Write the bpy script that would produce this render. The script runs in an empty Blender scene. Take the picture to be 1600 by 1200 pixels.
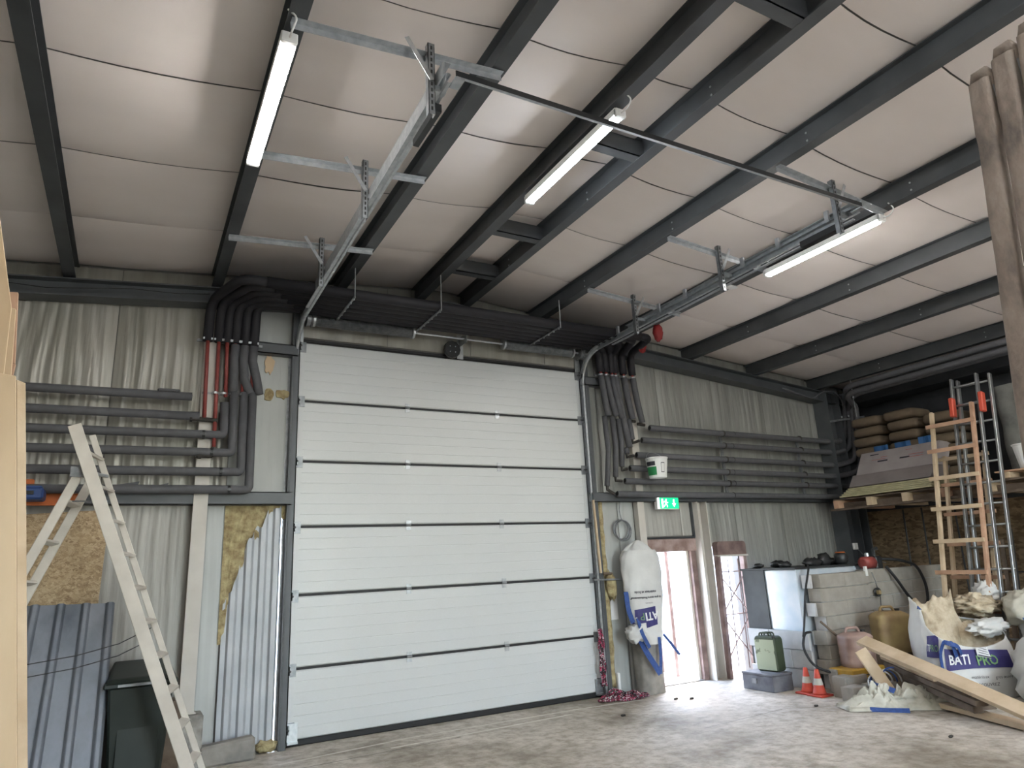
import bpy, bmesh, math, random
from mathutils import Vector, Matrix, noise
random.seed(7)
S = bpy.context.scene
COL = S.collection
R = math.radians

# ---------------------------------------------------------------- camera
YAW, PIT, ROL = 0.50855546, 0.26198303, -0.0490887
F = Vector((math.sin(YAW)*math.cos(PIT), math.cos(YAW)*math.cos(PIT), math.sin(PIT)))
Rt = Vector((math.cos(YAW), -math.sin(YAW), 0)); Up = Rt.cross(F)
R2 = Rt*math.cos(ROL)+Up*math.sin(ROL); U2 = -Rt*math.sin(ROL)+Up*math.cos(ROL)
cd = bpy.data.cameras.new('camera'); cam = bpy.data.objects.new('camera', cd); COL.objects.link(cam)
cd.sensor_width = 36; cd.lens = 1066.96/1600*36; cd.clip_start = .05; cd.clip_end = 200
cam.matrix_world = Matrix(((R2.x, U2.x, -F.x, 0), (R2.y, U2.y, -F.y, -7.5), (R2.z, U2.z, -F.z, 1.585), (0, 0, 0, 1)))
S.camera = cam
# ---------------------------------------------------------------- light
w = bpy.data.worlds.new('world'); S.world = w; w.use_nodes = True
nt = w.node_tree; nt.nodes.clear()
wo = nt.nodes.new('ShaderNodeOutputWorld'); bg = nt.nodes.new('ShaderNodeBackground')
sky = nt.nodes.new('ShaderNodeTexSky'); sky.sky_type = 'NISHITA'; sky.sun_disc = False
sky.sun_elevation = R(52); sky.sun_rotation = R(40)
bg.inputs['Strength'].default_value = SKY_STRENGTH = 1.3
hs = nt.nodes.new('ShaderNodeHueSaturation'); hs.inputs['Saturation'].default_value = .8
nt.links.new(sky.outputs[0], hs.inputs['Color']); nt.links.new(hs.outputs[0], bg.inputs[0]); nt.links.new(bg.outputs[0], wo.inputs[0])
sd = bpy.data.lights.new('sun', 'SUN'); sd.energy = 2.5; sd.angle = R(.6); sd.color = (1, .95, .88)
sun = bpy.data.objects.new('sun', sd); COL.objects.link(sun)
sun.rotation_euler = Vector((-.62, -.95, -1.75)).to_track_quat('-Z', 'Y').to_euler()
TUBE_EMIT = 30
S.view_settings.view_transform = 'Standard'; S.view_settings.look = 'None'
S.view_settings.exposure = 1.8; S.view_settings.gamma = 1; S.view_settings.use_curve_mapping = False

# ---------------------------------------------------------------- materials
def nodes(name):
    m = bpy.data.materials.new(name); m.use_nodes = True
    t = m.node_tree; b = t.nodes['Principled BSDF']; return m, t, b
def mat(name, col, col2=None, rough=.6, metal=0., scale=6., bump=0., bscale=None, stretch=(1, 1, 1), spec=.5, detail=5, lo=.35, hi=.65, emit=None, es=1., coat=0):
    m, t, b = nodes(name)
    N = t.nodes; L = t.links
    b.inputs['Roughness'].default_value = rough; b.inputs['Metallic'].default_value = metal
    b.inputs['Specular IOR Level'].default_value = spec
    b.inputs['Coat Weight'].default_value = coat
    c = (*col, 1)
    tc = N.new('ShaderNodeTexCoord'); mp = N.new('ShaderNodeMapping'); mp.inputs['Scale'].default_value = stretch
    L.new(tc.outputs['Object'], mp.inputs[0])
    if col2:
        n = N.new('ShaderNodeTexNoise'); n.inputs['Scale'].default_value = scale; n.inputs['Detail'].default_value = detail
        L.new(mp.outputs[0], n.inputs['Vector'])
        r = N.new('ShaderNodeValToRGB'); r.color_ramp.elements[0].position = lo; r.color_ramp.elements[1].position = hi
        r.color_ramp.elements[0].color = c; r.color_ramp.elements[1].color = (*col2, 1)
        L.new(n.outputs['Fac'], r.inputs[0]); L.new(r.outputs[0], b.inputs['Base Color'])
    else:
        b.inputs['Base Color'].default_value = c
    if bump:
        n2 = N.new('ShaderNodeTexNoise'); n2.inputs['Scale'].default_value = bscale or scale; n2.inputs['Detail'].default_value = detail
        L.new(mp.outputs[0], n2.inputs['Vector'])
        bp = N.new('ShaderNodeBump'); bp.inputs['Strength'].default_value = bump; bp.inputs['Distance'].default_value = .02
        L.new(n2.outputs['Fac'], bp.inputs['Height']); L.new(bp.outputs[0], b.inputs['Normal'])
    if emit:
        b.inputs['Emission Color'].default_value = (*emit, 1); b.inputs['Emission Strength'].default_value = es
    return m
def multi_noise(name, stops, scale, rough, bump=.1, stretch=(1, 1, 1), metal=0, voro=False, bscale=30, mix=None, spec=.5):
    """colour ramp of several stops over noise or voronoi cells"""
    m, t, b = nodes(name); N = t.nodes; L = t.links
    tc = N.new('ShaderNodeTexCoord'); mp = N.new('ShaderNodeMapping'); mp.inputs['Scale'].default_value = stretch
    L.new(tc.outputs['Object'], mp.inputs[0])
    if voro:
        n = N.new('ShaderNodeTexVoronoi'); n.inputs['Scale'].default_value = scale; n.inputs['Randomness'].default_value = 1
        nn = N.new('ShaderNodeTexNoise'); nn.inputs['Scale'].default_value = scale*.6; nn.inputs['Detail'].default_value = 4
        L.new(mp.outputs[0], nn.inputs['Vector'])
        mx = N.new('ShaderNodeMix'); mx.data_type = 'VECTOR'; mx.inputs[0].default_value = .12
        L.new(mp.outputs[0], mx.inputs[4]); L.new(nn.outputs['Color'], mx.inputs[5]); L.new(mx.outputs[1], n.inputs['Vector'])
        sp = N.new('ShaderNodeSeparateColor'); L.new(n.outputs['Color'], sp.inputs[0]); out = sp.outputs[0]
    else:
        n = N.new('ShaderNodeTexNoise'); n.inputs['Scale'].default_value = scale; n.inputs['Detail'].default_value = 8; n.inputs['Roughness'].default_value = .62
        L.new(mp.outputs[0], n.inputs['Vector']); out = n.outputs['Fac']
    r = N.new('ShaderNodeValToRGB'); e = r.color_ramp.elements
    while len(e) > 1: e.remove(e[-1])
    e[0].position = stops[0][0]; e[0].color = (*stops[0][1], 1)
    for p, c in stops[1:]:
        k = e.new(p); k.color = (*c, 1)
    L.new(out, r.inputs[0]); L.new(r.outputs[0], b.inputs['Base Color'])
    b.inputs['Roughness'].default_value = rough; b.inputs['Metallic'].default_value = metal; b.inputs['Specular IOR Level'].default_value = spec
    n2 = N.new('ShaderNodeTexNoise'); n2.inputs['Scale'].default_value = bscale; n2.inputs['Detail'].default_value = 6
    L.new(mp.outputs[0], n2.inputs['Vector'])
    bp = N.new('ShaderNodeBump'); bp.inputs['Strength'].default_value = bump; bp.inputs['Distance'].default_value = .02
    L.new(n2.outputs['Fac'], bp.inputs['Height']); L.new(bp.outputs[0], b.inputs['Normal'])
    return m

M = dict(
 steel=mat('painted_grey_steel', (.088, .094, .10), (.064, .069, .074), .45, .1, 3, .05, spec=.5),
 steel_dk=mat('dark_steel', (.045, .047, .052), (.03, .031, .034), .5, .2, 4),
 galv=mat('galvanised_steel', (.52, .54, .55), (.40, .42, .44), .38, .75, 22),
 galv_dk=mat('dull_galvanised_steel', (.30, .31, .32), (.2, .21, .22), .45, .7, 18),
 hole=mat('punched_hole_dark', (.02, .02, .02)),
 cream=mat('cream_painted_timber', (.62, .58, .51), (.52, .48, .42), .6, 0, 5, .06),
 post=mat('cream_painted_steel', (.56, .53, .48), (.50, .47, .42), .5, 0, 4, .03),
 ceil=mat('ceiling_foil_facing', (.84, .77, .73), (.79, .72, .68), .75, .0, 1.2, .15, 1.6, (.6, 1.5, 1), detail=3, spec=.2),
 joint=mat('joint_backing_grey', (.20, .19, .18), rough=.7),  # grey backing behind the panel joints
 foil=mat('wrinkled_wall_foil', (.40, .39, .355), (.33, .32, .29), .5, .08, 2.2, .5, 5, (2.4, 1, .35), detail=4),
 foil_b=mat('wrinkled_wall_foil_upper', (.37, .355, .315), (.27, .26, .225), .36, .22, 2.0, .45, 4, (2.6, 1, .3), detail=4),
 foil_g=mat('grey_wall_foil', (.33, .33, .305), (.25, .25, .23), .42, .15, 2.5, .4, 7, (3, 1, .3), detail=4),
 foil_p=mat('pale_wall_facing', (.46, .48, .47), (.36, .37, .35), .5, .05, 1.6, .2, 4, (1, 1, .5)),
 door=mat('white_door_panel', (.60, .615, .61), (.585, .60, .595), .38, 0, 40, .05, 60, (1, 1, 3)),
 rubber=mat('black_rubber', (.012, .012, .013), rough=.6),
 plast_blk=mat('black_plastic', (.02, .021, .022), rough=.35),
 foam=mat('grey_pipe_foam', (.10, .10, .108), (.085, .085, .09), .7, 0, 14),
 foam_b=mat('black_pipe_foam', (.013, .012, .016), (.017, .016, .021), .65, 0, 10),
 redpipe=mat('red_primed_pipe', (.28, .055, .045), (.2, .04, .035), .5, 0, 9),
 redtape=mat('red_tape', (.28, .02, .02), rough=.5),
 iron=mat('dark_pipe_iron', (.05, .045, .04), rough=.5, metal=.5),
 white=mat('white_plastic', (.75, .75, .73), rough=.4),
 paper=mat('white_paper', (.72, .72, .72), rough=.8),
 green=mat('green_print', (.02, .22, .07), rough=.5),
 navy=mat('navy_print', (.035, .03, .14), rough=.6),
 ink=mat('black_print', (.03, .03, .04), rough=.7),
 limegr=mat('lime_print', (.16, .30, .13), rough=.7),
 wprint=mat('white_print', (.75, .75, .76), rough=.6),
 strap=mat('blue_webbing', (.025, .06, .21), (.035, .085, .28), .7, 0, 40, .2, 120),
 bagw=mat('white_woven_bag', (.66, .66, .64), (.55, .55, .53), .65, 0, 3, .25, 9),
 bagc=mat('cream_crumpled_bag', (.60, .58, .50), (.38, .36, .29), .7, 0, 5, .5, 8),
 sand=multi_noise('sand_paper_rubbish', [(.3, (.30, .23, .15)), (.5, (.50, .42, .30)), (.7, (.62, .55, .42))], 7, .8, .6, bscale=10),
 sandin=mat('tan_bag_lining', (.52, .44, .29), (.44, .37, .25), .8, 0, 5, .2),
 rope=multi_noise('speckled_rope', [(0, (.30, .02, .06)), (.33, (.34, .02, .08)), (.34, (.62, .56, .58)), (.5, (.62, .56, .58)), (.51, (.02, .01, .015)), (1, (.02, .01, .015))], 60, .8, .2, voro=True),
 conc=mat('rough_concrete', (.30, .28, .25), (.20, .19, .175), .9, 0, 7, .5, 14),
 concw=mat('stained_plinth', (.42, .40, .36), (.2, .19, .17), .9, 0, 8, .5, 14),
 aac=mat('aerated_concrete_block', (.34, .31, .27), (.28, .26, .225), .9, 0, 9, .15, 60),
 aacw=mat('pale_daylit_block', (.50, .50, .50), (.44, .44, .44), .9, 0, 9, .15, 60),  # aac in a paler tone, with the doorway light painted in
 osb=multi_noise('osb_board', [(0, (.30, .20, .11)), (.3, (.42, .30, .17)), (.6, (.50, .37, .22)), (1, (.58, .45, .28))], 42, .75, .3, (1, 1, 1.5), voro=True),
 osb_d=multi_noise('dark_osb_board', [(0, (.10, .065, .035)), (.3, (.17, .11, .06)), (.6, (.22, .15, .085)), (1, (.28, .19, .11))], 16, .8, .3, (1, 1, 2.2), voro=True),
 wood=mat('pale_sawn_pine', (.60, .475, .33), (.48, .36, .23), .7, 0, 5, .15, 14, (1, 1, 1)),
 wood_l=mat('plywood_face', (.62, .475, .31), (.50, .36, .22), .65, 0, 1.6, .1, 5, (2, 2, .5)),
 wood_r=mat('reddish_timber', (.52, .33, .22), (.42, .25, .16), .7, 0, 6, .1),
 wood_d=mat('old_brown_timber', (.17, .125, .09), (.09, .065, .047), .85, 0, 6, .3, 20),
 rust=mat('rusty_pink_steel', (.40, .30, .27), (.22, .14, .12), .6, .1, 7, .25),
 rustd=mat('dark_rusty_steel', (.26, .18, .16), (.14, .09, .08), .6, .1, 7, .25),
 insul=mat('yellow_mineral_wool', (.47, .40, .22), (.24, .18, .09), .95, 0, 12, .9, 25),
 corr=mat('silver_corrugated_sheet', (.46, .48, .50), (.38, .40, .42), .5, .15, 3),
 corr_d=multi_noise('stained_metal_sheet', [(.3, (.10, .115, .14)), (.5, (.19, .205, .235)), (.62, (.15, .16, .18)), (.75, (.24, .25, .265))], 1.6, .45, .05, (1.2, 1, .7), metal=.3),
 mud=multi_noise('mud_caked_timber', [(.3, (.10, .085, .075)), (.5, (.24, .19, .155)), (.7, (.33, .28, .24))], 6, .9, .7, (1, 1, .5), bscale=22),
 cone=mat('orange_cone_plastic', (.62, .075, .035), (.45, .06, .04), .5, 0, 5),
 olive=mat('olive_green_paint', (.045, .062, .03), (.03, .042, .022), .45, 0, 5),
 pale_can=mat('pale_green_can_face', (.34, .37, .25), (.12, .14, .08), .6, 0, 9, .1, lo=.58, hi=.62),
 pinkjug=mat('dirty_pinkish_jug', (.36, .25, .21), (.28, .18, .15), .55, 0, 5, .2),
 yeljug=mat('dirty_yellow_jug', (.36, .27, .12), (.24, .16, .08), .55, 0, 5, .2),
 yelcase=mat('yellow_case', (.50, .30, .04), (.35, .2, .03), .5, 0, 6),
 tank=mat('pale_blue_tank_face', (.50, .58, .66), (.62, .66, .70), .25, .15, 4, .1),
 tank_d=mat('dark_tray_and_shade', (.018, .02, .022), (.035, .038, .04), .6, 0, 4),  # colour of the tray, and of the shade painted on the tank side
 brownbox=mat('brown_paper_sack', (.17, .125, .08), (.11, .08, .055), .8, 0, 4, .3),
 bluep=mat('blue_print', (.03, .12, .30), rough=.6),
 board_w=mat('printed_board_face', (.40, .36, .35), (.34, .30, .29), .6, 0, 4),
 board_y=mat('pale_yellow_board_edge', (.52, .48, .30), (.40, .36, .22), .8, 0, 9),
 redp=mat('red_print', (.45, .06, .05), rough=.6),
 wrap=mat('clear_stretch_wrap', (.22, .22, .20), (.12, .12, .11), .15, 0, 4, .9, 9),
 alu=mat('ladder_aluminium', (.42, .43, .43), (.33, .34, .34), .35, .8, 12),
 redcap=mat('red_plastic_cap', (.6, .09, .05), rough=.5),
 orange=mat('orange_plastic', (.55, .14, .03), rough=.5),
 bluepl=mat('blue_plastic', (.03, .07, .22), rough=.45),
 binm=mat('dark_green_bin', (.012, .02, .016), (.018, .026, .022), .45, 0, 5),
 outg=mat('bright_yard_concrete', (.55, .53, .5), rough=.9),
 outw=mat('white_yard_wall', (.8, .8, .8), rough=.9),
 lamp=mat('led_tube_diffuser', (.9, .9, .9), emit=(1, .98, .955), es=TUBE_EMIT),
 lampc=mat('cool_led_tube_diffuser', (.9, .9, .9), emit=(.86, .93, 1), es=TUBE_EMIT),
 sign=mat('green_lit_sign', (.01, .3, .12), emit=(.0, .42, .15), es=.7),
 signw=mat('white_lit_sign', (.9, .9, .9), emit=(1, 1, 1), es=.6),
)
# concrete floor: blotches, damp stains, scuffs
def floor_mat():
    m, t, b = nodes('worn_concrete_floor'); N = t.nodes; L = t.links
    tc = N.new('ShaderNodeTexCoord')
    def nz(sc, det, ro=.6):
        n = N.new('ShaderNodeTexNoise'); n.inputs['Scale'].default_value = sc; n.inputs['Detail'].default_value = det; n.inputs['Roughness'].default_value = ro
        L.new(tc.outputs['Object'], n.inputs['Vector']); return n
    def ramp(n, a, ca, c, cb):
        r = N.new('ShaderNodeValToRGB'); e = r.color_ramp.elements; e[0].position = a; e[1].position = c; e[0].color = (*ca, 1); e[1].color = (*cb, 1)
        L.new(n.outputs['Fac'], r.inputs[0]); return r
    r1 = ramp(nz(1.1, 8), .32, (.47, .43, .37), .66, (.64, .59, .52))
    r2 = ramp(nz(8, 10, .72), .38, (.58, .55, .50), .58, (1, 1, 1))
    r3 = ramp(nz(.55, 5), .38, (.50, .46, .40), .50, (1, 1, 1))
    mx = N.new('ShaderNodeMix'); mx.data_type = 'RGBA'; mx.blend_type = 'MULTIPLY'; mx.inputs[0].default_value = .95
    L.new(r1.outputs[0], mx.inputs[6]); L.new(r2.outputs[0], mx.inputs[7])
    m2 = N.new('ShaderNodeMix'); m2.data_type = 'RGBA'; m2.blend_type = 'MULTIPLY'; m2.inputs[0].default_value = .7
    L.new(mx.outputs[2], m2.inputs[6]); L.new(r3.outputs[0], m2.inputs[7]); L.new(m2.outputs[2], b.inputs['Base Color'])
    rr = N.new('ShaderNodeMapRange'); rr.inputs[3].default_value = .5; rr.inputs[4].default_value = .85
    L.new(nz(2, 5).outputs['Fac'], rr.inputs[0]); L.new(rr.outputs[0], b.inputs['Roughness'])
    bp = N.new('ShaderNodeBump'); bp.inputs['Strength'].default_value = .35; bp.inputs['Distance'].default_value = .02
    L.new(nz(14, 8, .7).outputs['Fac'], bp.inputs['Height']); L.new(bp.outputs[0], b.inputs['Normal'])
    return m
M['floor'] = floor_mat()

# ---------------------------------------------------------------- mesh helpers
ORG = {}
def tag(o, label=None, cat=None, group=None, kind=None):
    if label: o['label'] = label
    if cat: o['category'] = cat
    if group: o['group'] = group
    if kind: o['kind'] = kind
    return o
def thing(name, label, cat, loc=(0, 0, 0), group=None, kind=None):
    o = bpy.data.objects.new(name, None); COL.objects.link(o); o.location = loc; o.empty_display_size = .1
    ORG[o] = Vector(loc); return tag(o, label, cat, group, kind)
class MB:
    def __init__(s): s.v = []; s.f = []
    def add(s, vs, fs):
        n = len(s.v); s.v += [Vector(p) for p in vs]; s.f += [tuple(i+n for i in f) for f in fs]; return s
    def box(s, x0, x1, y0, y1, z0, z1):
        return s.add([(x0, y0, z0), (x1, y0, z0), (x1, y1, z0), (x0, y1, z0), (x0, y0, z1), (x1, y0, z1), (x1, y1, z1), (x0, y1, z1)],
                     [(0, 3, 2, 1), (4, 5, 6, 7), (0, 1, 5, 4), (1, 2, 6, 5), (2, 3, 7, 6), (3, 0, 4, 7)])
    def hexa(s, p):
        return s.add(p, [(0, 3, 2, 1), (4, 5, 6, 7), (0, 1, 5, 4), (1, 2, 6, 5), (2, 3, 7, 6), (3, 0, 4, 7)])
    def bar(s, p, q, w, h, up=(0, 0, 1)):
        p, q = Vector(p), Vector(q); d = (q-p).normalized(); u = Vector(up)
        if abs(d.dot(u)) > .98: u = Vector((0, 1, 0))
        a = d.cross(u).normalized()*w/2; b = a.cross(d).normalized()*h/2
        return s.hexa([p-a-b, p+a-b, q+a-b, q-a-b, p-a+b, p+a+b, q+a+b, q-a+b])
    def tube(s, pts, r, n=8, caps=True, rs=None):
        pts = [Vector(p) for p in pts]; m = len(pts); rings = []
        ref = None
        for i, p in enumerate(pts):
            d = (pts[min(i+1, m-1)]-pts[max(i-1, 0)]).normalized()
            if ref is None:
                ref = Vector((0, 0, 1)) if abs(d.z) < .9 else Vector((0, 1, 0))
            a = (ref-d*ref.dot(d)).normalized(); ref = a; b = d.cross(a)
            rr = rs[i] if rs else r
            rings.append([p+(a*math.cos(2*math.pi*k/n)+b*math.sin(2*math.pi*k/n))*rr for k in range(n)])
        vs = [q for g in rings for q in g]
        fs = [(i*n+k, i*n+(k+1) % n, (i+1)*n+(k+1) % n, (i+1)*n+k) for i in range(m-1) for k in range(n)]
        if caps: fs += [tuple(range(n))[::-1], tuple((m-1)*n+k for k in range(n))]
        return s.add(vs, fs)
    def lathe(s, c, prof, n=16, axis='z', caps=True):
        c = Vector(c); vs = []
        for r, h in prof:
            for k in range(n):
                a = 2*math.pi*k/n; x, y = r*math.cos(a), r*math.sin(a)
                vs.append(c+(Vector((x, y, h)) if axis == 'z' else Vector((h, x, y)) if axis == 'x' else Vector((x, h, y))))
        m = len(prof)
        fs = [(i*n+k, i*n+(k+1) % n, (i+1)*n+(k+1) % n, (i+1)*n+k) for i in range(m-1) for k in range(n)]
        if caps: fs += [tuple(range(n))[::-1], tuple((m-1)*n+k for k in range(n))]
        return s.add(vs, fs)
    def grid(s, fn, nu, nv, flip=False):
        vs = [fn(i/nu, j/nv) for j in range(nv+1) for i in range(nu+1)]
        fs = []
        for j in range(nv):
            for i in range(nu):
                a = j*(nu+1)+i; q = (a, a+1, a+nu+2, a+nu+1)
                fs.append(q[::-1] if flip else q)
        return s.add(vs, fs)
    def prism(s, poly, p0, ex, ey, ez, d):
        """polygon in (a,b) plane spanned by ex,ey, extruded by d along ez"""
        p0, ex, ey, ez = Vector(p0), Vector(ex), Vector(ey), Vector(ez); n = len(poly)
        vs = [p0+ex*a+ey*b for a, b in poly]+[p0+ex*a+ey*b+ez*d for a, b in poly]
        return s.add(vs, [tuple(range(n))[::-1], tuple(range(n, 2*n))]+[(i, (i+1) % n, n+(i+1) % n, n+i) for i in range(n)])
    def ibeam(s, p, q, w, h, t=.008, up=(0, 0, 1)):
        """I section, p and q at the middle of the bottom flange's underside"""
        p, q, u = Vector(p), Vector(q), Vector(up)
        s.bar(p+u*t/2, q+u*t/2, w, t, up); s.bar(p+u*(h-t/2), q+u*(h-t/2), w, t, up)
        return s.bar(p+u*h/2, q+u*h/2, t, h-2*t, up)
    def build(s, name, m, parent=None, smooth=False, bevel=0, org=None, solid=0, sub=0, fixn=False):
        if parent is not None:
            o0 = ORG[parent]
        else:
            if org is None:
                xs = [p.x for p in s.v]; ys = [p.y for p in s.v]; zs = [p.z for p in s.v]
                org = ((min(xs)+max(xs))/2, (min(ys)+max(ys))/2, min(zs))
            o0 = Vector(org)
        me = bpy.data.meshes.new(name); me.from_pydata([tuple(p-o0) for p in s.v], [], s.f)
        if fixn or bevel:
            bm = bmesh.new(); bm.from_mesh(me); bmesh.ops.recalc_face_normals(bm, faces=bm.faces)
            if bevel: bmesh.ops.bevel(bm, geom=bm.edges[:], offset=bevel, segments=1, affect='EDGES', clamp_overlap=True)
            bm.to_mesh(me); bm.free()
        if smooth: me.polygons.foreach_set('use_smooth', [True]*len(me.polygons))
        me.materials.append(M[m] if isinstance(m, str) else m)
        o = bpy.data.objects.new(name, me); COL.objects.link(o)
        if parent is not None: o.parent = parent
        else: o.location = o0
        if solid:
            k = o.modifiers.new('thick', 'SOLIDIFY'); k.thickness = solid; k.offset = 0
        if sub:
            k = o.modifiers.new('sub', 'SUBSURF'); k.levels = sub; k.render_levels = sub
        ORG[o] = o0
        return o
def arc(c, r, a0, a1, n, e1, e2):
    c, e1, e2 = Vector(c), Vector(e1), Vector(e2)
    return [c+e1*r*math.cos(R(a0+(a1-a0)*i/n))+e2*r*math.sin(R(a0+(a1-a0)*i/n)) for i in range(n+1)]
def bend(pts, r, n=4):
    """round the corners of a polyline"""
    pts = [Vector(p) for p in pts]; out = [pts[0]]
    for i in range(1, len(pts)-1):
        a, b, c = pts[i-1], pts[i], pts[i+1]
        r1 = min(r, (a-b).length*.45, (c-b).length*.45)
        p = b+(a-b).normalized()*r1; q = b+(c-b).normalized()*r1
        for k in range(n+1):
            t = k/n; out.append(p*(1-t)**2+b*2*t*(1-t)+q*t*t)
    return out+[pts[-1]]
def blob(c, rx, ry, rz, nu=24, nv=14, amp=.15, freq=3., seed=0, flat=None, p=1.0):
    """crumpled closed lump; flat = lowest z"""
    mb = MB(); c = Vector(c)
    def fn(u, v):
        a = 2*math.pi*u; b = math.pi*(v-.5)
        d = Vector((math.cos(b)*math.cos(a), math.cos(b)*math.sin(a), math.sin(b)))
        k = 1+amp*noise.noise(d*freq+Vector((seed, seed*1.7, 0)))+amp*.6*noise.noise(d*freq*2.3+Vector((seed, 3, 0)))
        q = c+Vector((d.x*rx*k, d.y*ry*k, d.z*rz*k))
        if flat is not None: q.z = max(q.z, flat+.004*abs(math.sin(a*9)))
        return q
    mb.grid(fn, nu, nv); return mb
def text_mb(body, size, origin, ex, ey, depth=.002, align='LEFT', bold=0.0):
    c = bpy.data.curves.new('txt', 'FONT'); c.body = body; c.size = size; c.extrude = depth; c.align_x = align; c.offset = bold; c.resolution_u = 2
    o = bpy.data.objects.new('txt', c); COL.objects.link(o)
    dg = bpy.context.evaluated_depsgraph_get(); me = bpy.data.meshes.new_from_object(o.evaluated_get(dg))
    ex, ey = Vector(ex).normalized(), Vector(ey).normalized(); ez = ex.cross(ey); org = Vector(origin)
    mb = MB(); mb.add([org+ex*v.co.x+ey*v.co.y+ez*v.co.z for v in me.vertices], [tuple(p.vertices) for p in me.polygons])
    COL.objects.unlink(o); bpy.data.objects.remove(o); bpy.data.meshes.remove(me); return mb

# ---------------------------------------------------------------- roof geometry
RX = 3.2
def zb(x): return 4.82-.087*abs(x-RX)          # underside of the purlins
def zc(x): return zb(x)+.20                    # ceiling lining
XL, XR, YB = -3.9, 10.9, -14.2

# floor -------------------------------------------------------------
fl = thing('floor', 'grey worn concrete floor with damp stains and pale streaks', 'floor', (3.5, -7, 0), kind='structure')
MB().box(XL-.2, XR+.2, YB-.2, .12, -.15, 0).build('floor_slab', 'floor', fl)
def streak(pts, wd, nm='mortar_streak'):
    mb = MB(); pts = [Vector((x, y, 0)) for x, y in pts]; n = 40; L = []
    for i in range(n+1):
        t = i/n*(len(pts)-1); k = min(int(t), len(pts)-2); q = pts[k].lerp(pts[k+1], t-k)
        ww = wd*(.6+.8*abs(noise.noise(Vector((i*.7, wd*50, 0)))))
        L += [(q.x, q.y-ww/2, .0012), (q.x, q.y+ww/2, .0012)]
    mb.add(L, [(2*i, 2*i+2, 2*i+3, 2*i+1) for i in range(n)]); return mb
M['streak'] = mat('pale_mortar', (.74, .71, .64), (.58, .55, .48), .9, 0, 9)
M['crack'] = mat('dark_crack', (.05, .045, .04))
streak([(1.3, -.60), (2.6, -.42), (4.6, -.42), (5.6, -.50)], .045).build('mortar_streak', 'streak', fl)
streak([(2.3, -.70), (3.2, -.66), (4.4, -.60)], .06).build('mortar_streak', 'streak', fl)
streak([(1.3, -.86), (2.2, -.80), (3.0, -.74)], .012).build('crack', 'crack', fl)
streak([(5.0, -2.0), (6.2, -1.9), (7.0, -2.3)], .008).build('crack', 'crack', fl)

# ceiling -----------------------------------------------------------
PX = [-3.45, -2.06, -.735, .57, 1.84, 2.85, 3.47, 4.49, 5.83, 7.16, 8.52, 9.95]
ce = thing('ceiling', 'pale foil-faced insulation panels between steel beams', 'ceiling', (3.2, -7, 4.9), kind='structure')
bays = [XL]+PX+[XR]
ys = [0.0]+[-1.07-1.09*k for k in range(12)]+[YB]
for bi in range(len(bays)-1):
    xa, xb = bays[bi], bays[bi+1]
    for yi in range(len(ys)-1):
        y0, y1 = ys[yi]-.006, ys[yi+1]+.006
        dip = .008+.006*noise.noise(Vector((bi*3.1, yi*2.3, 0)))
        nu = 6 if yi < 7 else 2
        def fn(u, v, xa=xa, xb=xb, y0=y0, y1=y1, dip=dip):
            x = xa+(xb-xa)*u; y = y0+(y1-y0)*v
            if xa < RX < xb: z = min(zc(x), zc(RX)-.01)
            else: z = zc(x)
            s = math.sin(math.pi*u); e = min(v, 1-v)
            z -= dip*s*(1+.6*noise.noise(Vector((x*1.3, y*1.7, 1))))
            z += .022*max(0, 1-e*14)*1.0
            y += .035*s*(0 if v in (0, 1) and False else 1)*(1 if yi else 0) - 0
            return (x, y, z)
        MB().grid(fn, nu, 8 if yi < 7 else 3, flip=True).build('ceiling_panel', 'ceil', ce, smooth=True)
mb = MB()
for a, b in ((XL-.2, RX), (RX, XR+.2)):
    mb.hexa([(a, YB-.2, zc(a)+.03), (b, YB-.2, zc(b)+.03), (b, .2, zc(b)+.03), (a, .2, zc(a)+.03),
             (a, YB-.2, zc(a)+.13), (b, YB-.2, zc(b)+.13), (b, .2, zc(b)+.13), (a, .2, zc(a)+.13)])
mb.build('roof_deck', 'joint', ce)

# roof beams --------------------------------------------------------
nmz = ['steel roof beam nearest the left wall, outside the picture edge', 'steel roof beam left of the leftmost one in the picture', 'grey steel roof beam at the left picture edge',
       'steel roof beam above the left lamp', 'steel roof beam just right of the left door track', 'left beam of the ridge pair, carrying the middle lamp',
       'right beam of the ridge pair', 'broad dark roof beam, next right of the ridge pair', 'roof beam directly above the right door track',
       'roof beam, first to the right of the right lamp', 'roof beam, second to the right of the right lamp', 'lowest roof beam above the dark storage shelf']
for x, lb in zip(PX, nmz):
    if x < -1: continue
    t = thing('roof_beam', lb, 'beam', (x, -7, zb(x)), 'steel beams under the roof')
    w, h, tk = .105, .195, .008
    y0, y1 = -.02, YB+.05
    z = zb(x)
    MB().box(x-w/2, x+w/2, y1, y0, z, z+tk).build('bottom_flange', 'steel', t)
    MB().box(x-tk/2, x+tk/2, y1, y0, z+tk, z+h-tk).build('web', 'steel', t)
    MB().box(x-w/2, x+w/2, y1, y0, z+h-tk, z+h).build('top_flange', 'steel', t)
    if x > 3:
        for yy in (-1.35, -2.9, -4.5):
            for dz in (.06, .13):
                MB().lathe((x-tk/2-.006, yy, z+dz), [(.009, 0), (.009, .006)], 6, 'x').build('bolt', 'galv', t)
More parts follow.
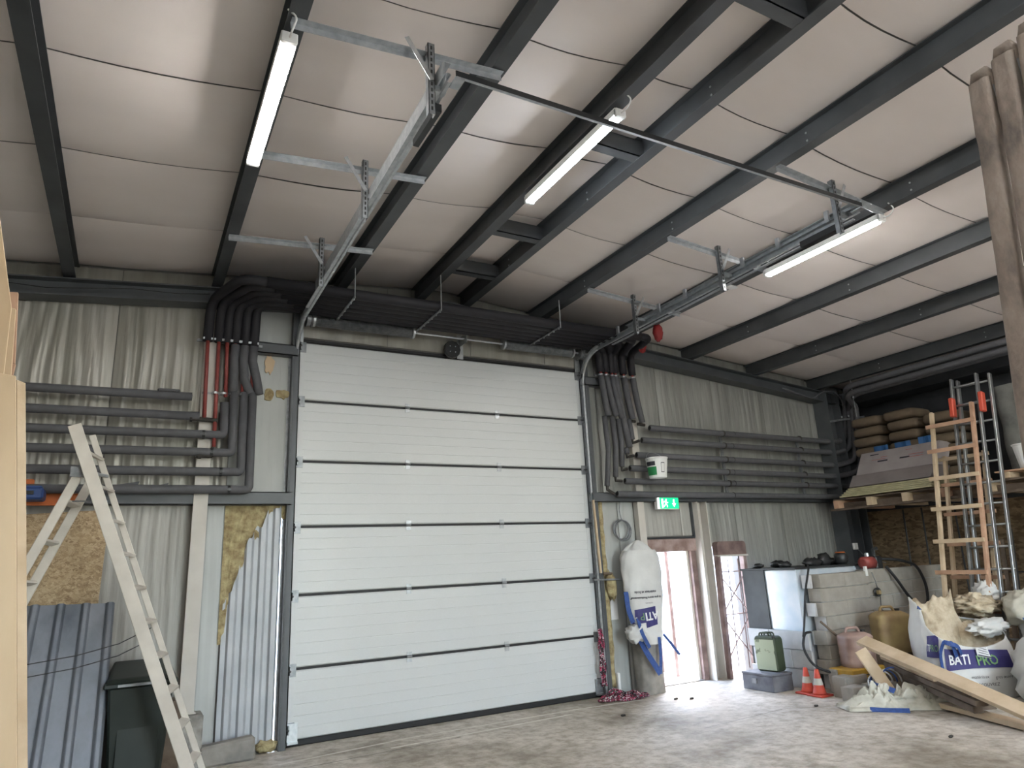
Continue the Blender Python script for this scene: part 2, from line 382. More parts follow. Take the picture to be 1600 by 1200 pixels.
for k, (yy, lb) in enumerate(((-1.07, 'short steel cross piece between the ridge beams, nearest the wall'), (-2.07, 'short steel cross piece between the ridge beams, second from the wall'),
               (-3.68, 'short steel cross piece between the ridge beams, behind the black spreader bar'), (-5.3, 'short steel cross piece between the ridge beams, at the top picture edge'))):
    mb = MB().box(2.86, 3.46, yy-.045, yy-.037, 4.80, 4.95).box(2.86, 3.46, yy-.045, yy+.05, 4.80, 4.808).box(2.86, 3.46, yy-.045, yy+.05, 4.945, 4.952)
    tag(mb.build('cross_piece', 'steel', None), lb, 'brace', 'cross pieces between the ridge beams')
# gable rafter
def zr(x): return 4.62-.087*abs(x-RX)
t = thing('trim_1', 'dark steel rafter running along the top of the door wall', 'beam', (3.2, -.12, 4), kind='structure')
for a, b in ((XL, RX), (RX, XR)):
    MB().ibeam((a, -.14, zr(a)), (b, -.14, zr(b)), .2, .18, .012).build('rafter', 'steel', t)
# ---------------------------------------------------------------- walls
wb = thing('wall_back', 'back wall of wrinkled silver-grey foil-faced panels around the white door', 'wall', (3.5, .1, 0), kind='structure')
DX0, DX1, DZ = 1.47, 5.25, 4.18
def fold_panel(x0, x1, z0, ztop, y=0., amp=.014, seed=0, nu=80, nv=14):
    zt = ztop if callable(ztop) else (lambda x: ztop)
    def fn(u, v):
        x = x0+(x1-x0)*u; z = z0+(zt(x)-z0)*v
        e = min(1, min(u, 1-u)*12)
        ph = noise.noise(Vector((x*2, z*.8, seed)))*1.4
        f = .7*math.sin(x*44+ph*6+seed)+.5*math.sin(x*95+ph*9+z*.6)+.35*math.sin(x*170+ph*5)+.9*noise.noise(Vector((x*9, z*1.3, seed)))
        return (x, y-.012*e-amp*e*(f*.5+.5)*(.6+.4*noise.noise(Vector((x*3, z, seed+5)))), z)
    return MB().grid(fn, nu, nv)
def strips(x0, x1, z0, zt, mname, seed, step=1.1, ph=-.3, amp=.014, y=0.):
    cuts = [x0]; k = math.floor((x0-ph)/step)+1
    while ph+k*step < x1-.15:
        if ph+k*step > x0+.15: cuts.append(ph+k*step)
        k += 1
    cuts.append(x1)
    for i in range(len(cuts)-1):
        fold_panel(cuts[i]+.004, cuts[i+1]-.004, z0, zt, y, amp, seed+i, max(10, int(80*(cuts[i+1]-cuts[i])/1.1)), 14).build('foil_panel', mname, wb, smooth=True)
ztop = lambda x: zc(x)-.01
# wall core, with the openings left free
core = MB()
for x0, x1, z0, z1 in ((XL-.2, 1.31, -.1, 2.36), (XL-.2, DX0-.02, 2.36, 5.1), (DX0-.02, DX1+.02, DZ, 5.1), (DX1+.02, 6.19, -.1, 5.1), (6.19, 7.0, 1.84, 5.1),
                       (7.0, 7.26, -.1, 5.1), (7.26, 7.84, 1.74, 5.1), (7.84, XR+.2, -.1, 5.1)):
    core.box(x0, x1, .02, .14, z0, z1)
core.build('wall_core', 'joint', wb)
strips(XL, .80, 2.44, ztop, 'foil_b', 1, amp=.024)
strips(.80, 1.40, 2.44, ztop, 'foil_p', 11, amp=.006, ph=.8)
strips(1.40, 5.30, DZ+.02, ztop, 'foil_b', 21, ph=2.5, amp=.008)
strips(5.30, 10.9, 2.44, ztop, 'foil_g', 31, ph=5.5, amp=.012)
strips(XL, .50, .02, 2.33, 'foil', 41, ph=-.28, amp=.016)
strips(.62, .82, .02, 2.33, 'foil_p', 51, amp=.005)
strips(5.43, 5.97, .02, 2.36, 'foil_p', 56, amp=.006, ph=9)
strips(6.09, 6.99, 1.90, 2.36, 'foil', 60, ph=9, amp=.01)
strips(7.22, 7.30, .02, 2.36, 'foil_g', 62)
strips(7.30, 7.88, 1.76, 2.36, 'foil_g', 63, ph=9)
strips(7.88, 10.9, .02, 2.36, 'foil_g', 65, ph=8.9, amp=.012)
# torn facing with insulation showing, upper left beside the door
def ragged(c, rx, rz, n=18, seed=0, y=-.03):
    P = []
    for i in range(n):
        a = 2*math.pi*i/n; k = 1+.45*noise.noise(Vector((math.cos(a)*2, math.sin(a)*2, seed)))
        P.append((c[0]+rx*k*math.cos(a), c[1]+rz*k*math.sin(a)))
    return MB().prism(P, (0, y, 0), (1, 0, 0), (0, 0, 1), (0, 1, 0), .02)
ragged((1.16, 3.84), .05, .10, seed=2).build('torn_patch', 'wood_l', wb)
ragged((1.17, 3.50), .05, .07, seed=5).build('torn_patch', 'insul', wb)
ragged((1.31, 3.52), .07, .05, seed=7).build('torn_patch', 'insul', wb)
# side walls and rear wall
wl = thing('wall_left', 'left side wall of foil-faced panels, out of view', 'wall', (XL, -7, 0), kind='structure')
MB().box(XL-.15, XL, YB, .1, -.1, 4.6).build('wall_skin', 'foil_p', wl)
wr = thing('wall_behind', 'unseen rear wall behind the camera, with an opening added for daylight', 'wall', (3.5, YB, 0), kind='structure')
MB().box(XL-.2, 2.7, YB-.15, YB, -.1, 5.1).box(5.7, XR+.2, YB-.15, YB, -.1, 5.1).box(2.7, 5.7, YB-.15, YB, 4.1, 5.1).build('wall_skin', 'foil_p', wr)  # opening added to let daylight fall on the door wall
wt = thing('wall_right', 'right side wall lined with dark chipboard below the shelf', 'wall', (XR, -7, 0), kind='structure')
MB().box(XR, XR+.15, YB, .1, -.1, 4.6).build('wall_skin', 'steel_dk', wt)
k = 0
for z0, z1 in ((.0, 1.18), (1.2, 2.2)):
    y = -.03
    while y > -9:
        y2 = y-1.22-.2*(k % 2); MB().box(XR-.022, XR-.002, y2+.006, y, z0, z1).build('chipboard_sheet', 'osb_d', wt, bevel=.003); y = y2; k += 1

# horizontal wall rails and posts
tr = thing('trim_2', 'long grey steel rail along the wall left of the door', 'rail', (-1.2, -.06, 2.32), kind='structure')
MB().box(XL, 1.42, -.13, -.12, 2.32, 2.45).box(XL, 1.42, -.13, .0, 2.44, 2.45).box(XL, 1.42, -.13, 0, 2.32, 2.328).build('channel', 'steel', tr)
tr = thing('trim_3', 'long grey steel rail along the wall right of the door', 'rail', (8, -.06, 2.36), kind='structure')
MB().box(5.24, 10.0, -.13, -.12, 2.36, 2.48).box(5.24, 10.0, -.13, .0, 2.472, 2.48).box(5.24, 10, -.13, 0, 2.36, 2.368).build('channel', 'steel', tr)
for n_, (x0, x1, lb) in enumerate(((.78, 1.44, 'short steel rail beside the upper left door corner'), (5.26, 5.62, 'short steel rail beside the upper right door corner'))):
    t = thing('trim_%d' % (4+n_), lb, 'rail', ((x0+x1)/2, -.06, 3.95), kind='structure')
    MB().box(x0, x1, -.12, 0, 3.94, 3.95).box(x0, x1, -.12, -.11, 3.94, 4.06).box(x0, x1, -.12, 0, 4.05, 4.06).build('channel', 'steel', t)
for n_, (x0, x1, z1, lb) in enumerate(((1.385, 1.455, 4.5, 'dark steel post at the left door edge'), (5.262, 5.325, 4.5, 'dark steel post at the right door edge'))):
    t = thing('trim_%d' % (6+n_), lb, 'post', ((x0+x1)/2, -.05, 0), kind='structure')
    MB().box(x0, x1, -.10, .05, 0, z1).build('box_section', 'steel', t)
# cream posts
t = thing('wall_post', 'cream steel post on a rough concrete plinth, left of the door', 'post', (.56, -.09, 0))
MB().ibeam((.56, -.02, .44), (.56, -.02, 4.35), .13, .13, .008, up=(0, -1, 0)).build('column', 'post', t)
mb = MB().box(.47, .70, -.26, .0, 0, .44); mb.build('plinth', 'concw', t, bevel=.012)
MB().box(.49, .64, -.17, -.01, .44, .452).build('base_plate', 'post', t)
t = thing('wall_post', 'cream post behind the hung white bag, left of the exit doorway', 'post', (6.03, -.06, 0))
MB().box(5.975, 6.085, -.10, -.005, 0, 2.36).build('column', 'post', t)
MB().box(5.97, 6.09, -.11, 0, 2.36, 4.5).build('upper_column', 'post', t)
t = thing('wall_post', 'cream post between the exit doorway and the rusty frame', 'post', (7.1, -.06, 0))
MB().box(7.0, 7.012, -.15, 0, 0, 2.36).box(7.012, 7.17, -.02, 0, 0, 2.36).box(7.17, 7.185, -.15, 0, 0, 2.36).build('column', 'post', t)
t = thing('corner_column', 'tall dark steel column in the right corner of the door wall', 'column', (10.15, -.15, 0))
MB().box(10.02, 10.03, -.30, -.02, 0, 4.2).build('front_flange', 'steel', t)
MB().box(10.03, 10.32, -.165, -.155, 0, 4.2).build('web', 'steel', t)
MB().box(10.32, 10.33, -.30, -.02, 0, 4.2).build('rear_flange', 'steel', t)
MB().box(9.98, 10.36, -.33, 0, 0, .02).build('base_plate', 'steel', t)
t = thing('corner_column', 'dark steel column behind the pipes, right of the corner column', 'column', (10.6, -.15, 0))
MB().box(10.52, 10.53, -.30, -.02, 0, 4.2).box(10.53, 10.75, -.165, -.155, 0, 4.2).build('section', 'steel', t)

# corrugated sheet and exposed insulation left of the door
t = thing('corrugated_sheet', 'silver corrugated sheet lit from behind, left of the big door', 'sheet', (1.1, -.03, .02))
prof = []; x = .83
top = [(.83, 1.40), (.90, 1.50), (.98, 1.75), (1.02, 1.95), (1.08, 2.06), (1.16, 2.12), (1.22, 2.28), (1.38, 2.30)]
def ztorn(x):
    for (a, za), (b, zb_) in zip(top, top[1:]):
        if a <= x <= b: return za+(zb_-za)*(x-a)/(b-a)+.07*noise.noise(Vector((x*22, 0, 0)))
    return top[-1][1]
def cfn(u, v):
    x = .83+.515*u; ph = (x-.83)/.13 % 1
    d = 0 if ph < .35 else (ph-.35)/.12 if ph < .47 else 1 if ph < .82 else (1-ph)/.18
    return (x, -.025-.03*d, .06+(ztorn(x)-.06)*v)
MB().grid(cfn, 80, 10).build('profiled_sheet', 'corr', t, solid=.002)
t = thing('insulation', 'torn yellow mineral wool above the silver corrugated sheet', 'insulation', (1.05, -.02, 1.3))
def ifn(u, v):
    x = .80+.60*u; z0 = 1.05 if x < .86 else ztorn(x)-.12
    z1 = 2.33; z = z0+(z1-z0)*v
    if x < .86: z = 1.0+(2.33-1.0)*v
    return (x, -.012-.03*(noise.noise(Vector((x*14, z*9, 0)))*.5+.5)*(1 if 0 < v < 1 else 0), z)
MB().grid(ifn, 34, 40).build('wool_layer', 'insul', t, smooth=True)
t = thing('insulation', 'narrow strip of yellow wool at the right door post', 'insulation', (5.38, -.03, .1))
MB().tube([(5.385+.012*noise.noise(Vector((0, z*.3, 2))), -.03, .1+z*.113) for z in range(21)], .045, 8, rs=[.045+.015*noise.noise(Vector((z*.9, 0, 0))) for z in range(21)]).build('wool_strip', 'insul', t, smooth=True)
blob((5.43, -.10, 1.30), .07, .06, .16, 16, 10, .5, 4, 3).build('wool_tuft', 'insul', t, smooth=True)

# ---------------------------------------------------------------- big sectional door
d = thing('door_1', 'closed white sectional overhead door with six panels', 'door', (3.36, .03, 0), kind='structure')
pz = [.045, .705, 1.412, 2.103, 2.797, 3.468, 4.155]
X0, X1 = 1.485, 5.235
for i in range(6):
    z0, z1 = pz[i]+.014, pz[i+1]-.014
    pr = [(0.045, z0), (.012, z0), (0.0, z0+.012)]
    h = (z1-z0)/6
    for k in range(1, 6):
        zz = z0+h*k; pr += [(0, zz-.004), (.0026, zz-.001), (.0026, zz+.001), (0, zz+.004)]
    pr += [(0, z1-.012), (.012, z1), (.045, z1)]
    mb = MB(); n = len(pr)
    vs = [(X0, y, z) for y, z in pr]+[(X1, y, z) for y, z in pr]
    mb.add(vs, [(k, (k+1) % n, n+(k+1) % n, n+k) for k in range(n)]+[tuple(range(n))[::-1], tuple(range(n, 2*n))])
    tag(mb.build('door_panel', 'door', d, fixn=True))
    for xs in (X0+.0, X1-.055):
        MB().box(xs, xs+.055, -.003, .0, z0+.03, z1-.03).build('end_cap', 'door', d)
MB().box(X0, X1, .02, .05, .03, 4.16).build('joint_seal', 'rubber', d)
MB().box(1.40, 1.52, .055, .14, -.0, 4.25).box(5.20, 5.30, .055, .14, 0, 4.25).box(1.4, 5.3, .055, .14, 4.13, 4.25).build('frame_seal', 'rubber', d)
MB().box(X0-.01, X1+.01, .0, .045, .0, .06).build('bottom_seal', 'rubber', d, bevel=.01)
MB().box(X0, X1, -.004, .04, 4.155, 4.185).build('top_seal', 'rubber', d)
for z in pz[1:-1]:
    for x in (2.745, 3.94):
        h = MB().box(x-.028, x+.028, -.006, 0, z-.055, z-.016).box(x-.028, x+.028, -.006, 0, z+.016, z+.05).build('hinge', 'galv', d)
        g = MB().lathe((x-.028, -.008, z), [(.012, 0), (.012, .056)], 8, 'x').build('hinge_pin', 'galv_dk', h)
for s, x in ((0, X0+.03), (1, X1-.03)):
    sg = -1 if s == 0 else 1
    for z in pz[1:]+[.17]:
        top_ = z > 4.1
        zz = z-.06 if top_ else z
        h = MB().box(x-.035, x+.035, -.01, 0, zz-.07, zz+.05).box(x-.006+sg*.03, x+.006+sg*.03, -.07, 0, zz-.05, zz+.03).build('roller_bracket', 'galv_dk', d)
        MB().tube([(x-.02, -.05, zz-.01), (x+sg*.07, -.05, zz-.01)], .008, 6).lathe((x+sg*.045, -.05, zz-.01), [(.022, 0), (.024, .01), (.022, .02)], 10, 'x').build('roller', 'plast_blk', h)
for x in (X0+.045, X1-.045):
    MB().box(x-.05, x+.05, -.02, 0, .05, .21).box(x-.05, x+.05, -.05, 0, .03, .05).build('bottom_bracket', 'galv', d)

# door tracks -------------------------------------------------------
def track(name, lb, x, sg, zh, tilt):
    t = thing(name, lb, 'track', (x, -.06, 0))
    def prof_sweep(path, nrm):
        """open C channel swept along the path in the x=const plane"""
        P = [Vector(p) for p in path]; sec = [(-.006, .028), (0.0, .028), (0, .034), (.018, .034), (.03, .028), (.03, -.028), (.018, -.034), (0, -.034), (0, -.028), (-.006, -.028)]
        mb = MB(); n = len(sec); vs = []
        for i, p in enumerate(P):
            dd = (P[min(i+1, len(P)-1)]-P[max(i-1, 0)]).normalized(); nn = Vector((0, -dd.z, dd.y))
            for a, b in sec: vs.append(p+Vector((sg*a, 0, 0))+nn*b)
        mb.add(vs, [(i*n+k, i*n+k+1, (i+1)*n+k+1, (i+1)*n+k) for i in range(len(P)-1) for k in range(n-1)]); return mb
    rr = .42
    pv = [(x, -.06, .02), (x, -.06, 2), (x, -.06, zh-rr)]
    pb = arc((x, -.06-rr, zh-rr), rr, 0, 90, 10, (0, 1, 0), (0, 0, 1))
    ph = [(x, -.06-rr, zh), (x, -4.34, zh+tilt)]
    prof_sweep(pv, 0).build('vertical_track', 'galv', t, solid=.003)
    prof_sweep(pb, 0).build('curved_track', 'galv', t, solid=.003, smooth=True)
    prof_sweep(ph, 0).build('horizontal_track', 'galv', t, solid=.003)
    # angle that carries the vertical track, with slots
    xa = x+sg*.045
    a = MB().box(min(xa, xa+sg*.004), max(xa, xa+sg*.004), -.10, -.0, 0, zh-.25).box(min(xa, xa-sg*.0+sg*.04), max(xa, xa+sg*.04), -.012, -.004, 0, zh-.25).build('wall_angle', 'galv_dk', t)
    mb = MB()
    for k in range(52):
        z = .15+k*.07; mb.box(min(xa-sg*.002, xa), max(xa-sg*.002, xa), -.075, -.055, z, z+.03)
    tag(mb.build('slots', 'hole', a), kind='stuff')
    # reinforcing rail beside the horizontal track
    y0, y1 = -1.1, -4.36; zz = lambda y: zh+tilt*((-.06-rr)-y)/3.86
    mb = MB().bar((x+sg*.05, y0, zz(y0)+.045), (x+sg*.05, y1, zz(y1)+.045), .008, .09).bar((x+sg*.03, y0, zz(y0)+.088), (x+sg*.03, y1, zz(y1)+.088), .05, .006)
    g = mb.build('rail_angle', 'galv', t)
    MB().bar((x+sg*.055, -.75, zz(-.75)-.045), (x+sg*.055, y1+.1, zz(y1)-.045), .03, .012).build('lower_rail', 'galv', t)
    for y in (-.95, -1.75, -2.2, -3.05, -3.5, -4.05):
        MB().box(x+sg*.0-.012, x+.012, y-.02, y+.02, zz(y)+.02, zz(y)+.13).build('clip', 'galv', t)
    MB().box(x-.02, x+.02, -4.15, -3.75, zz(-4)-.09, zz(-4)-.035).build('spring_bumper', 'plast_blk', t)
    return t
track('door_track', 'left galvanised door track rising up the wall and along the ceiling', 1.445, -1, 4.31, .11)
track('door_track', 'right galvanised door track rising up the wall and along the ceiling', 5.235, 1, 4.36, .05)
t = thing('spreader_bar', 'long black bar joining the two far ends of the ceiling tracks', 'bar', (3.34, -4.36, 4.42))
MB().box(1.46, 5.24, -4.385, -4.38, 4.40, 4.45).build('upright_flange', 'plast_blk', t)
MB().box(1.46, 5.24, -4.398, -4.38, 4.397, 4.40).build('lower_flange', 'galv', t)
for x in (1.46, 5.2):
    MB().box(x-.01, x+.05, -4.40, -4.30, 4.385, 4.395).build('end_plate', 'galv', t)
# hangers
side = ((1.36, .57, 1.84, -1, 1.445, 'left'), (5.11, 4.49, 5.83, 1, 5.235, 'right'))
dist = {-4.22: 'nearest the camera', -2.86: 'middle one of three', -1.45: 'nearest the wall'}
for xp, xa, xb, sg, xt, sd_ in side:
    for yy in (-4.22, -2.86, -1.45):
        t = thing('ceiling_bracket', 'galvanised bracket holding the %s door track, %s' % (sd_, dist[yy]), 'bracket', (xp, yy, 4.4), 'brackets of the door tracks')
        za, zb2 = zb(xa)-.005, zb(xb)-.005
        MB().bar((xa-.03, yy, za-.003), (xb+.03, yy, zb2-.003), .045, .004).bar((xa-.03, yy+.022, za-.022), (xb+.03, yy+.022, zb2-.022), .004, .042).build('cross_angle', 'galv', t)
        p = MB().box(xp-.022, xp+.022, yy-.032, yy-.028, 4.21, 4.71).box(xp-.022, xp-.018, yy-.032, yy+.012, 4.21, 4.71).box(xp+.018, xp+.022, yy-.032, yy+.012, 4.21, 4.71).build('hanger_post', 'galv_dk', t)
        mb = MB()
        for k in range(11): mb.box(xp-.006, xp+.006, yy-.0335, yy-.0315, 4.235+k*.043, 4.26+k*.043)
        tag(mb.build('slots', 'hole', p), kind='stuff')
        xd = xp-.16 if sg < 0 else xp+.14
        MB().bar((xd, yy-.04, 4.69), (xp, yy-.04, 4.44), .03, .004, up=(0, 1, 0)).build('diagonal_brace', 'galv', t)
        MB().box(min(xp, xt)-.01, max(xp, xt)+.01, yy-.03, yy+.01, 4.385, 4.42).build('track_clamp', 'galv', t)

# torsion springs ---------------------------------------------------
t = thing('torsion_shaft', 'steel shaft with two grey coil springs above the big white door', 'shaft', (3.3, -.17, 4.36))
zs, ysh = 4.36, -.17
MB().tube([(1.44, ysh, zs), (5.30, ysh, zs)], .014, 8).build('shaft', 'galv', t)
def coil(x0, x1):
    mb = MB(); n = int((x1-x0)/.014); pts = []
    prof = []
    for i in range(n):
        x = x0+(x1-x0)*i/n; prof += [(.060, x), (.068, x+.007)]
    return mb.lathe((0, ysh, zs), prof, 14, 'x')
for a, b in ((1.60, 2.74), (4.0, 5.02)):
    coil(a, b).build('spring', 'galv_dk', t, smooth=False)
    for x in (a-.03, b):
        MB().lathe((x, ysh, zs), [(.035, 0), (.075, .004), (.075, .03), (.04, .034)], 14, 'x').build('spring_cone', 'galv', t)
for x in (1.50, 5.14):
    MB().lathe((x, ysh, zs), [(.03, 0), (.085, .003), (.085, .012), (.07, .016), (.07, .05), (.085, .054), (.085, .06)], 18, 'x').build('cable_drum', 'galv_dk', t)
for x in (1.47, 3.44, 5.21):
    MB().box(x-.04, x+.04, -.03, -.02, zs-.22, zs+.1).box(x-.004, x+.004, -.24, -.02, zs-.06, zs+.06).build('bearing_plate', 'galv', t)
MB().lathe((3.30, -.12, 4.23), [(.105, 0), (.11, .01), (.11, .045), (.09, .05)], 12, 'y').build('safety_ratchet', 'plast_blk', t)
for a in range(4):
    MB().lathe((3.30+.05*math.cos(a*1.57+.78), -.125, 4.23+.05*math.sin(a*1.57+.78)), [(.008, 0), (.008, .008)], 6, 'y').build('screw', 'galv', t)

# ---------------------------------------------------------------- heating pipes
# six runs left of the door (horizontal sleeves), risers, black bundle over the door, risers on the right
zL = [3.38, 3.185, 3.005, 2.828, 2.637, 2.462]
xe = [.41, .49, .725, .81, .905, .99]
lane = [-.86, -.74, -.62, -.50, -.38, -.26]
xr = [.515, .62, .70, .785, .875, .965]          # risers
xq = [6.02, 5.86, 5.72, 5.66, 5.56, 5.47]        # risers right, top
xq2 = [6.09, 5.93, 5.83, 5.75, 5.65, 5.52]       # their feet
zq = [3.44, 3.48, 3.08, 3.47, 3.50, 3.50]
zR = [3.365, 3.185, 2.975, 2.79, 2.625, 2.452]
xs_ = [6.24, 6.08, 5.965, 5.83, 5.725, 5.58]
nth = ['topmost', 'second from the top', 'third from the top', 'third from the bottom', 'second from the bottom', 'lowest']
for i in range(6):
    t = thing('heating_pipe', 'grey foam-wrapped pipe run left of the door, %s' % nth[i], 'pipe', (-1.2, -.2, zL[i]), 'foam-wrapped pipes left of the door')
    zz = zL[i]; r = .042
    if i < 2:
        MB().tube([(XL, -.2, zz-.03), (-1.0, -.2, zz-.012), (xe[i], -.2, zz)], r, 10).build('foam_sleeve', 'foam', t, smooth=True)
        MB().tube([(xe[i]-.002, -.2, zz), (xe[i]+.003, -.2, zz)], r*.55, 10).build('sleeve_opening', 'rubber', t)
        if i == 0: MB().box(.10, .30, -.25, -.16, zz+.025, zz+.055).build('spare_foam_piece', 'foam', t, bevel=.01)
    else:
        pts = bend([(XL, -.2, zz-.03), (-1.0, -.2, zz-.012), (xe[i]-.02, -.2, zz), (xe[i], -.2, zz+.03), (xe[i]-.01, -.2, (3.34 if i == 2 else 3.46))], .05)
        MB().tube(pts, r, 10).build('foam_sleeve', 'foam', t, smooth=True)
        MB().tube([(xe[i]-.20, -.2, zz-.002), (xe[i]-.175, -.2, zz-.002)], r+.003, 10).build('tape_band', 'plast_blk', t)
for i in range(6):
    t = thing('riser_pipe', ('red pipe riser left of the door, %s from the left' % ['first', 'second', 'third'][i]) if i < 3 else 'grey foam-wrapped riser left of the door, %s' % ['nearest the red ones', 'middle one, bent', 'nearest the door'][i-3],
              'pipe', (xr[i], -.2, 3.2), 'vertical pipes left of the door')
    x = xr[i]
    bot = [3.17, 2.86, 3.40, 3.45, 3.45, 3.45][i]
    MB().tube([(x+(.02 if i < 3 else 0), -.2, bot), (x, -.2, 4.12)], .019 if i < 3 else .017, 8).build('red_pipe', 'redpipe', t, smooth=True)
    y = lane[i]
    up = bend([(x, -.2, 3.98 if i < 4 else 3.95), (x+.01, -.2, 4.43), (x+.22, y, 4.44), (x+.5, y, 4.44)], .18, 5)
    MB().tube(up, .05, 10).build('black_elbow', 'foam_b', t, smooth=True)
    if i >= 3:
        q = [(0, 0), (.012, .075), (.045, .07)][i-3]
        MB().tube([(x, -.21, 3.96), (x-.005, -.21, 3.8), (x+q[0], -.21, 3.6), (x+q[1]*1.05, -.21, 3.45)], .046, 10).build('foam_sleeve', 'foam', t, smooth=True)
    if i == 0:
        v = MB().tube([(.42, -.2, 3.16), (.66, -.2, 3.15)], .024, 8).tube([(.405, -.2, 3.16), (.425, -.2, 3.16)], .034, 8).build('valve', 'iron', t)
    if i == 1:
        MB().tube(bend([(.64, -.2, 2.88), (.64, -.2, 2.79), (.48, -.2, 2.79)], .04), .022, 8).lathe((.50, -.2, 2.79), [(.032, 0), (.032, .03)], 8, 'x').build('pipe_elbow', 'iron', t)
t = thing('pipe_clamp_rail', 'upper row of shiny pipe clamps on a bar across the left risers', 'clamp', (.72, -.24, 4.0))
MB().box(.42, 1.06, -.15, -.13, 3.985, 4.01).build('bar', 'galv_dk', t)
for x in xr: MB().lathe((x, -.2, 3.985), [(.03, 0), (.03, .022)], 10).box(x-.045, x-.028, -.24, -.16, 3.985, 4.008).box(x+.028, x+.045, -.24, -.16, 3.985, 4.008).build('pipe_clamp', 'galv', t)
t = thing('pipe_clamp_rail', 'lower row of pipe clamps on a bar across the left risers', 'clamp', (.72, -.24, 3.15))
MB().box(.5, 1.0, -.15, -.13, 3.43, 3.452).build('bar', 'galv_dk', t)
for x in xr[1:]: MB().lathe((x, -.2, 3.425), [(.03, 0), (.03, .02)], 10).build('pipe_clamp', 'galv', t)

# black bundle over the door: six insulated pipes side by side
for i in range(6):
    y = lane[i]
    lb = 'black insulated pipe over the door, %s' % ['farthest from the wall', 'second from the room side', 'third from the room side', 'third from the wall side', 'second from the wall side', 'closest to the wall'][i]
    mb = MB().tube([(xr[i]+.45, y, 4.44), (2.5, y, 4.445), (4.2, y, 4.44), (xq[i]-.35, y, 4.44)], .057, 10)
    tag(mb.build('bundled_pipe', 'foam_b', smooth=True), lb, 'pipe', 'black pipes bundled over the door')
for n_, x in enumerate((1.83, 2.80, 4.36)):
    t = thing('pipe_hanger', 'threaded hanger with shiny clips under the black pipe bundle, %s' % ['left', 'middle', 'right'][n_], 'hanger', (x, -.56, 4.38), 'hangers of the black pipe bundle')
    MB().box(x-.012, x+.012, -.95, -.18, 4.372, 4.384).build('crossbar', 'galv_dk', t)
    for y in (-.96,): MB().tube([(x, y, 4.36), (x, y, zb(x))], .006, 6).build('threaded_rod', 'galv', t)
    for y in [-.92]+[l+.06 for l in lane]:
        MB().lathe((x, y, 4.355), [(.011, 0), (.011, .02)], 6).build('nut', 'galv', t)
# right risers
for i in range(6):
    t = thing('riser_pipe', 'foam-wrapped riser right of the door, %s' % ['farthest from the door', 'second from the right', 'third from the right', 'third from the door', 'second from the door', 'nearest the door'][i],
              'pipe', (xq[i], -.2, 3.4), 'vertical pipes right of the door')
    x = xq[i]; y = lane[i]; x2 = xq2[i]
    up = bend([(x-.40, y, 4.44), (x-.2, y, 4.44), (x-.01, -.2, 4.42), (x, -.2, 4.12)], .16, 5)
    MB().tube(up, .052, 10).build('black_elbow', 'foam_b', t, smooth=True)
    MB().tube([(x, -.2, 4.15), (x+.01, -.2, 4.0)], .019, 8).build('red_pipe', 'redpipe', t, smooth=True)
    MB().tube([(x+.005, -.2, 4.07), (x+.015, -.2, 3.95), (x+(x2-x)*.45, -.22, 3.95-(3.95-zq[i])*.5), (x2, -.23, zq[i])], .044, 10).build('foam_sleeve', 'foam', t, smooth=True)
    if i < 2: MB().tube([(x2-.03, -.2, zq[i]-.02), (x2-.06, -.2, zq[i]-.02), (x2+.06, -.2, zq[i]-.03)], .022, 8).build('elbow', 'iron', t)
    if i > 0:
        zb_ = [0, 3.2, 3.0, 2.82, 2.68, 2.56][i]
        MB().tube([(x2-.04, -.19, zq[i]-.0), (x2-.02, -.19, (zq[i]+zb_)/2), (x2+.01-.02*i, -.19, zb_)], .037, 10).build('lower_foam_sleeve', 'foam', t, smooth=True)
        MB().tube([(x2+.01-.02*i, -.19, zb_+.01), (x2+.01-.02*i, -.19, zb_-.05), (xs_[i]-.05, -.2, zR[i])], .02, 8).build('iron_end', 'iron', t)
tag(blob((5.9, -.95, 4.50), .07, .06, .13, 14, 8, .3, 3, 2).build('tape_wrap', 'redtape', smooth=True), 'red wrapped pipe end sticking up beside the right track', 'tape')
tag(blob((5.95, -.55, 4.42), .06, .06, .08, 14, 8, .3, 3, 8).build('tape_wrap', 'redtape', smooth=True), 'small red wrapped lump just right of the right track bend', 'tape')
t = thing('pipe_clamp_rail', 'row of pipe clamps on a bar across the right risers', 'clamp', (5.75, -.24, 4.05))
MB().box(5.40, 6.06, -.15, -.13, 4.07, 4.092).build('bar', 'galv_dk', t)
for x in xq: MB().lathe((x, -.2, 4.07), [(.032, 0), (.032, .022)], 10).build('pipe_clamp', 'galv', t)
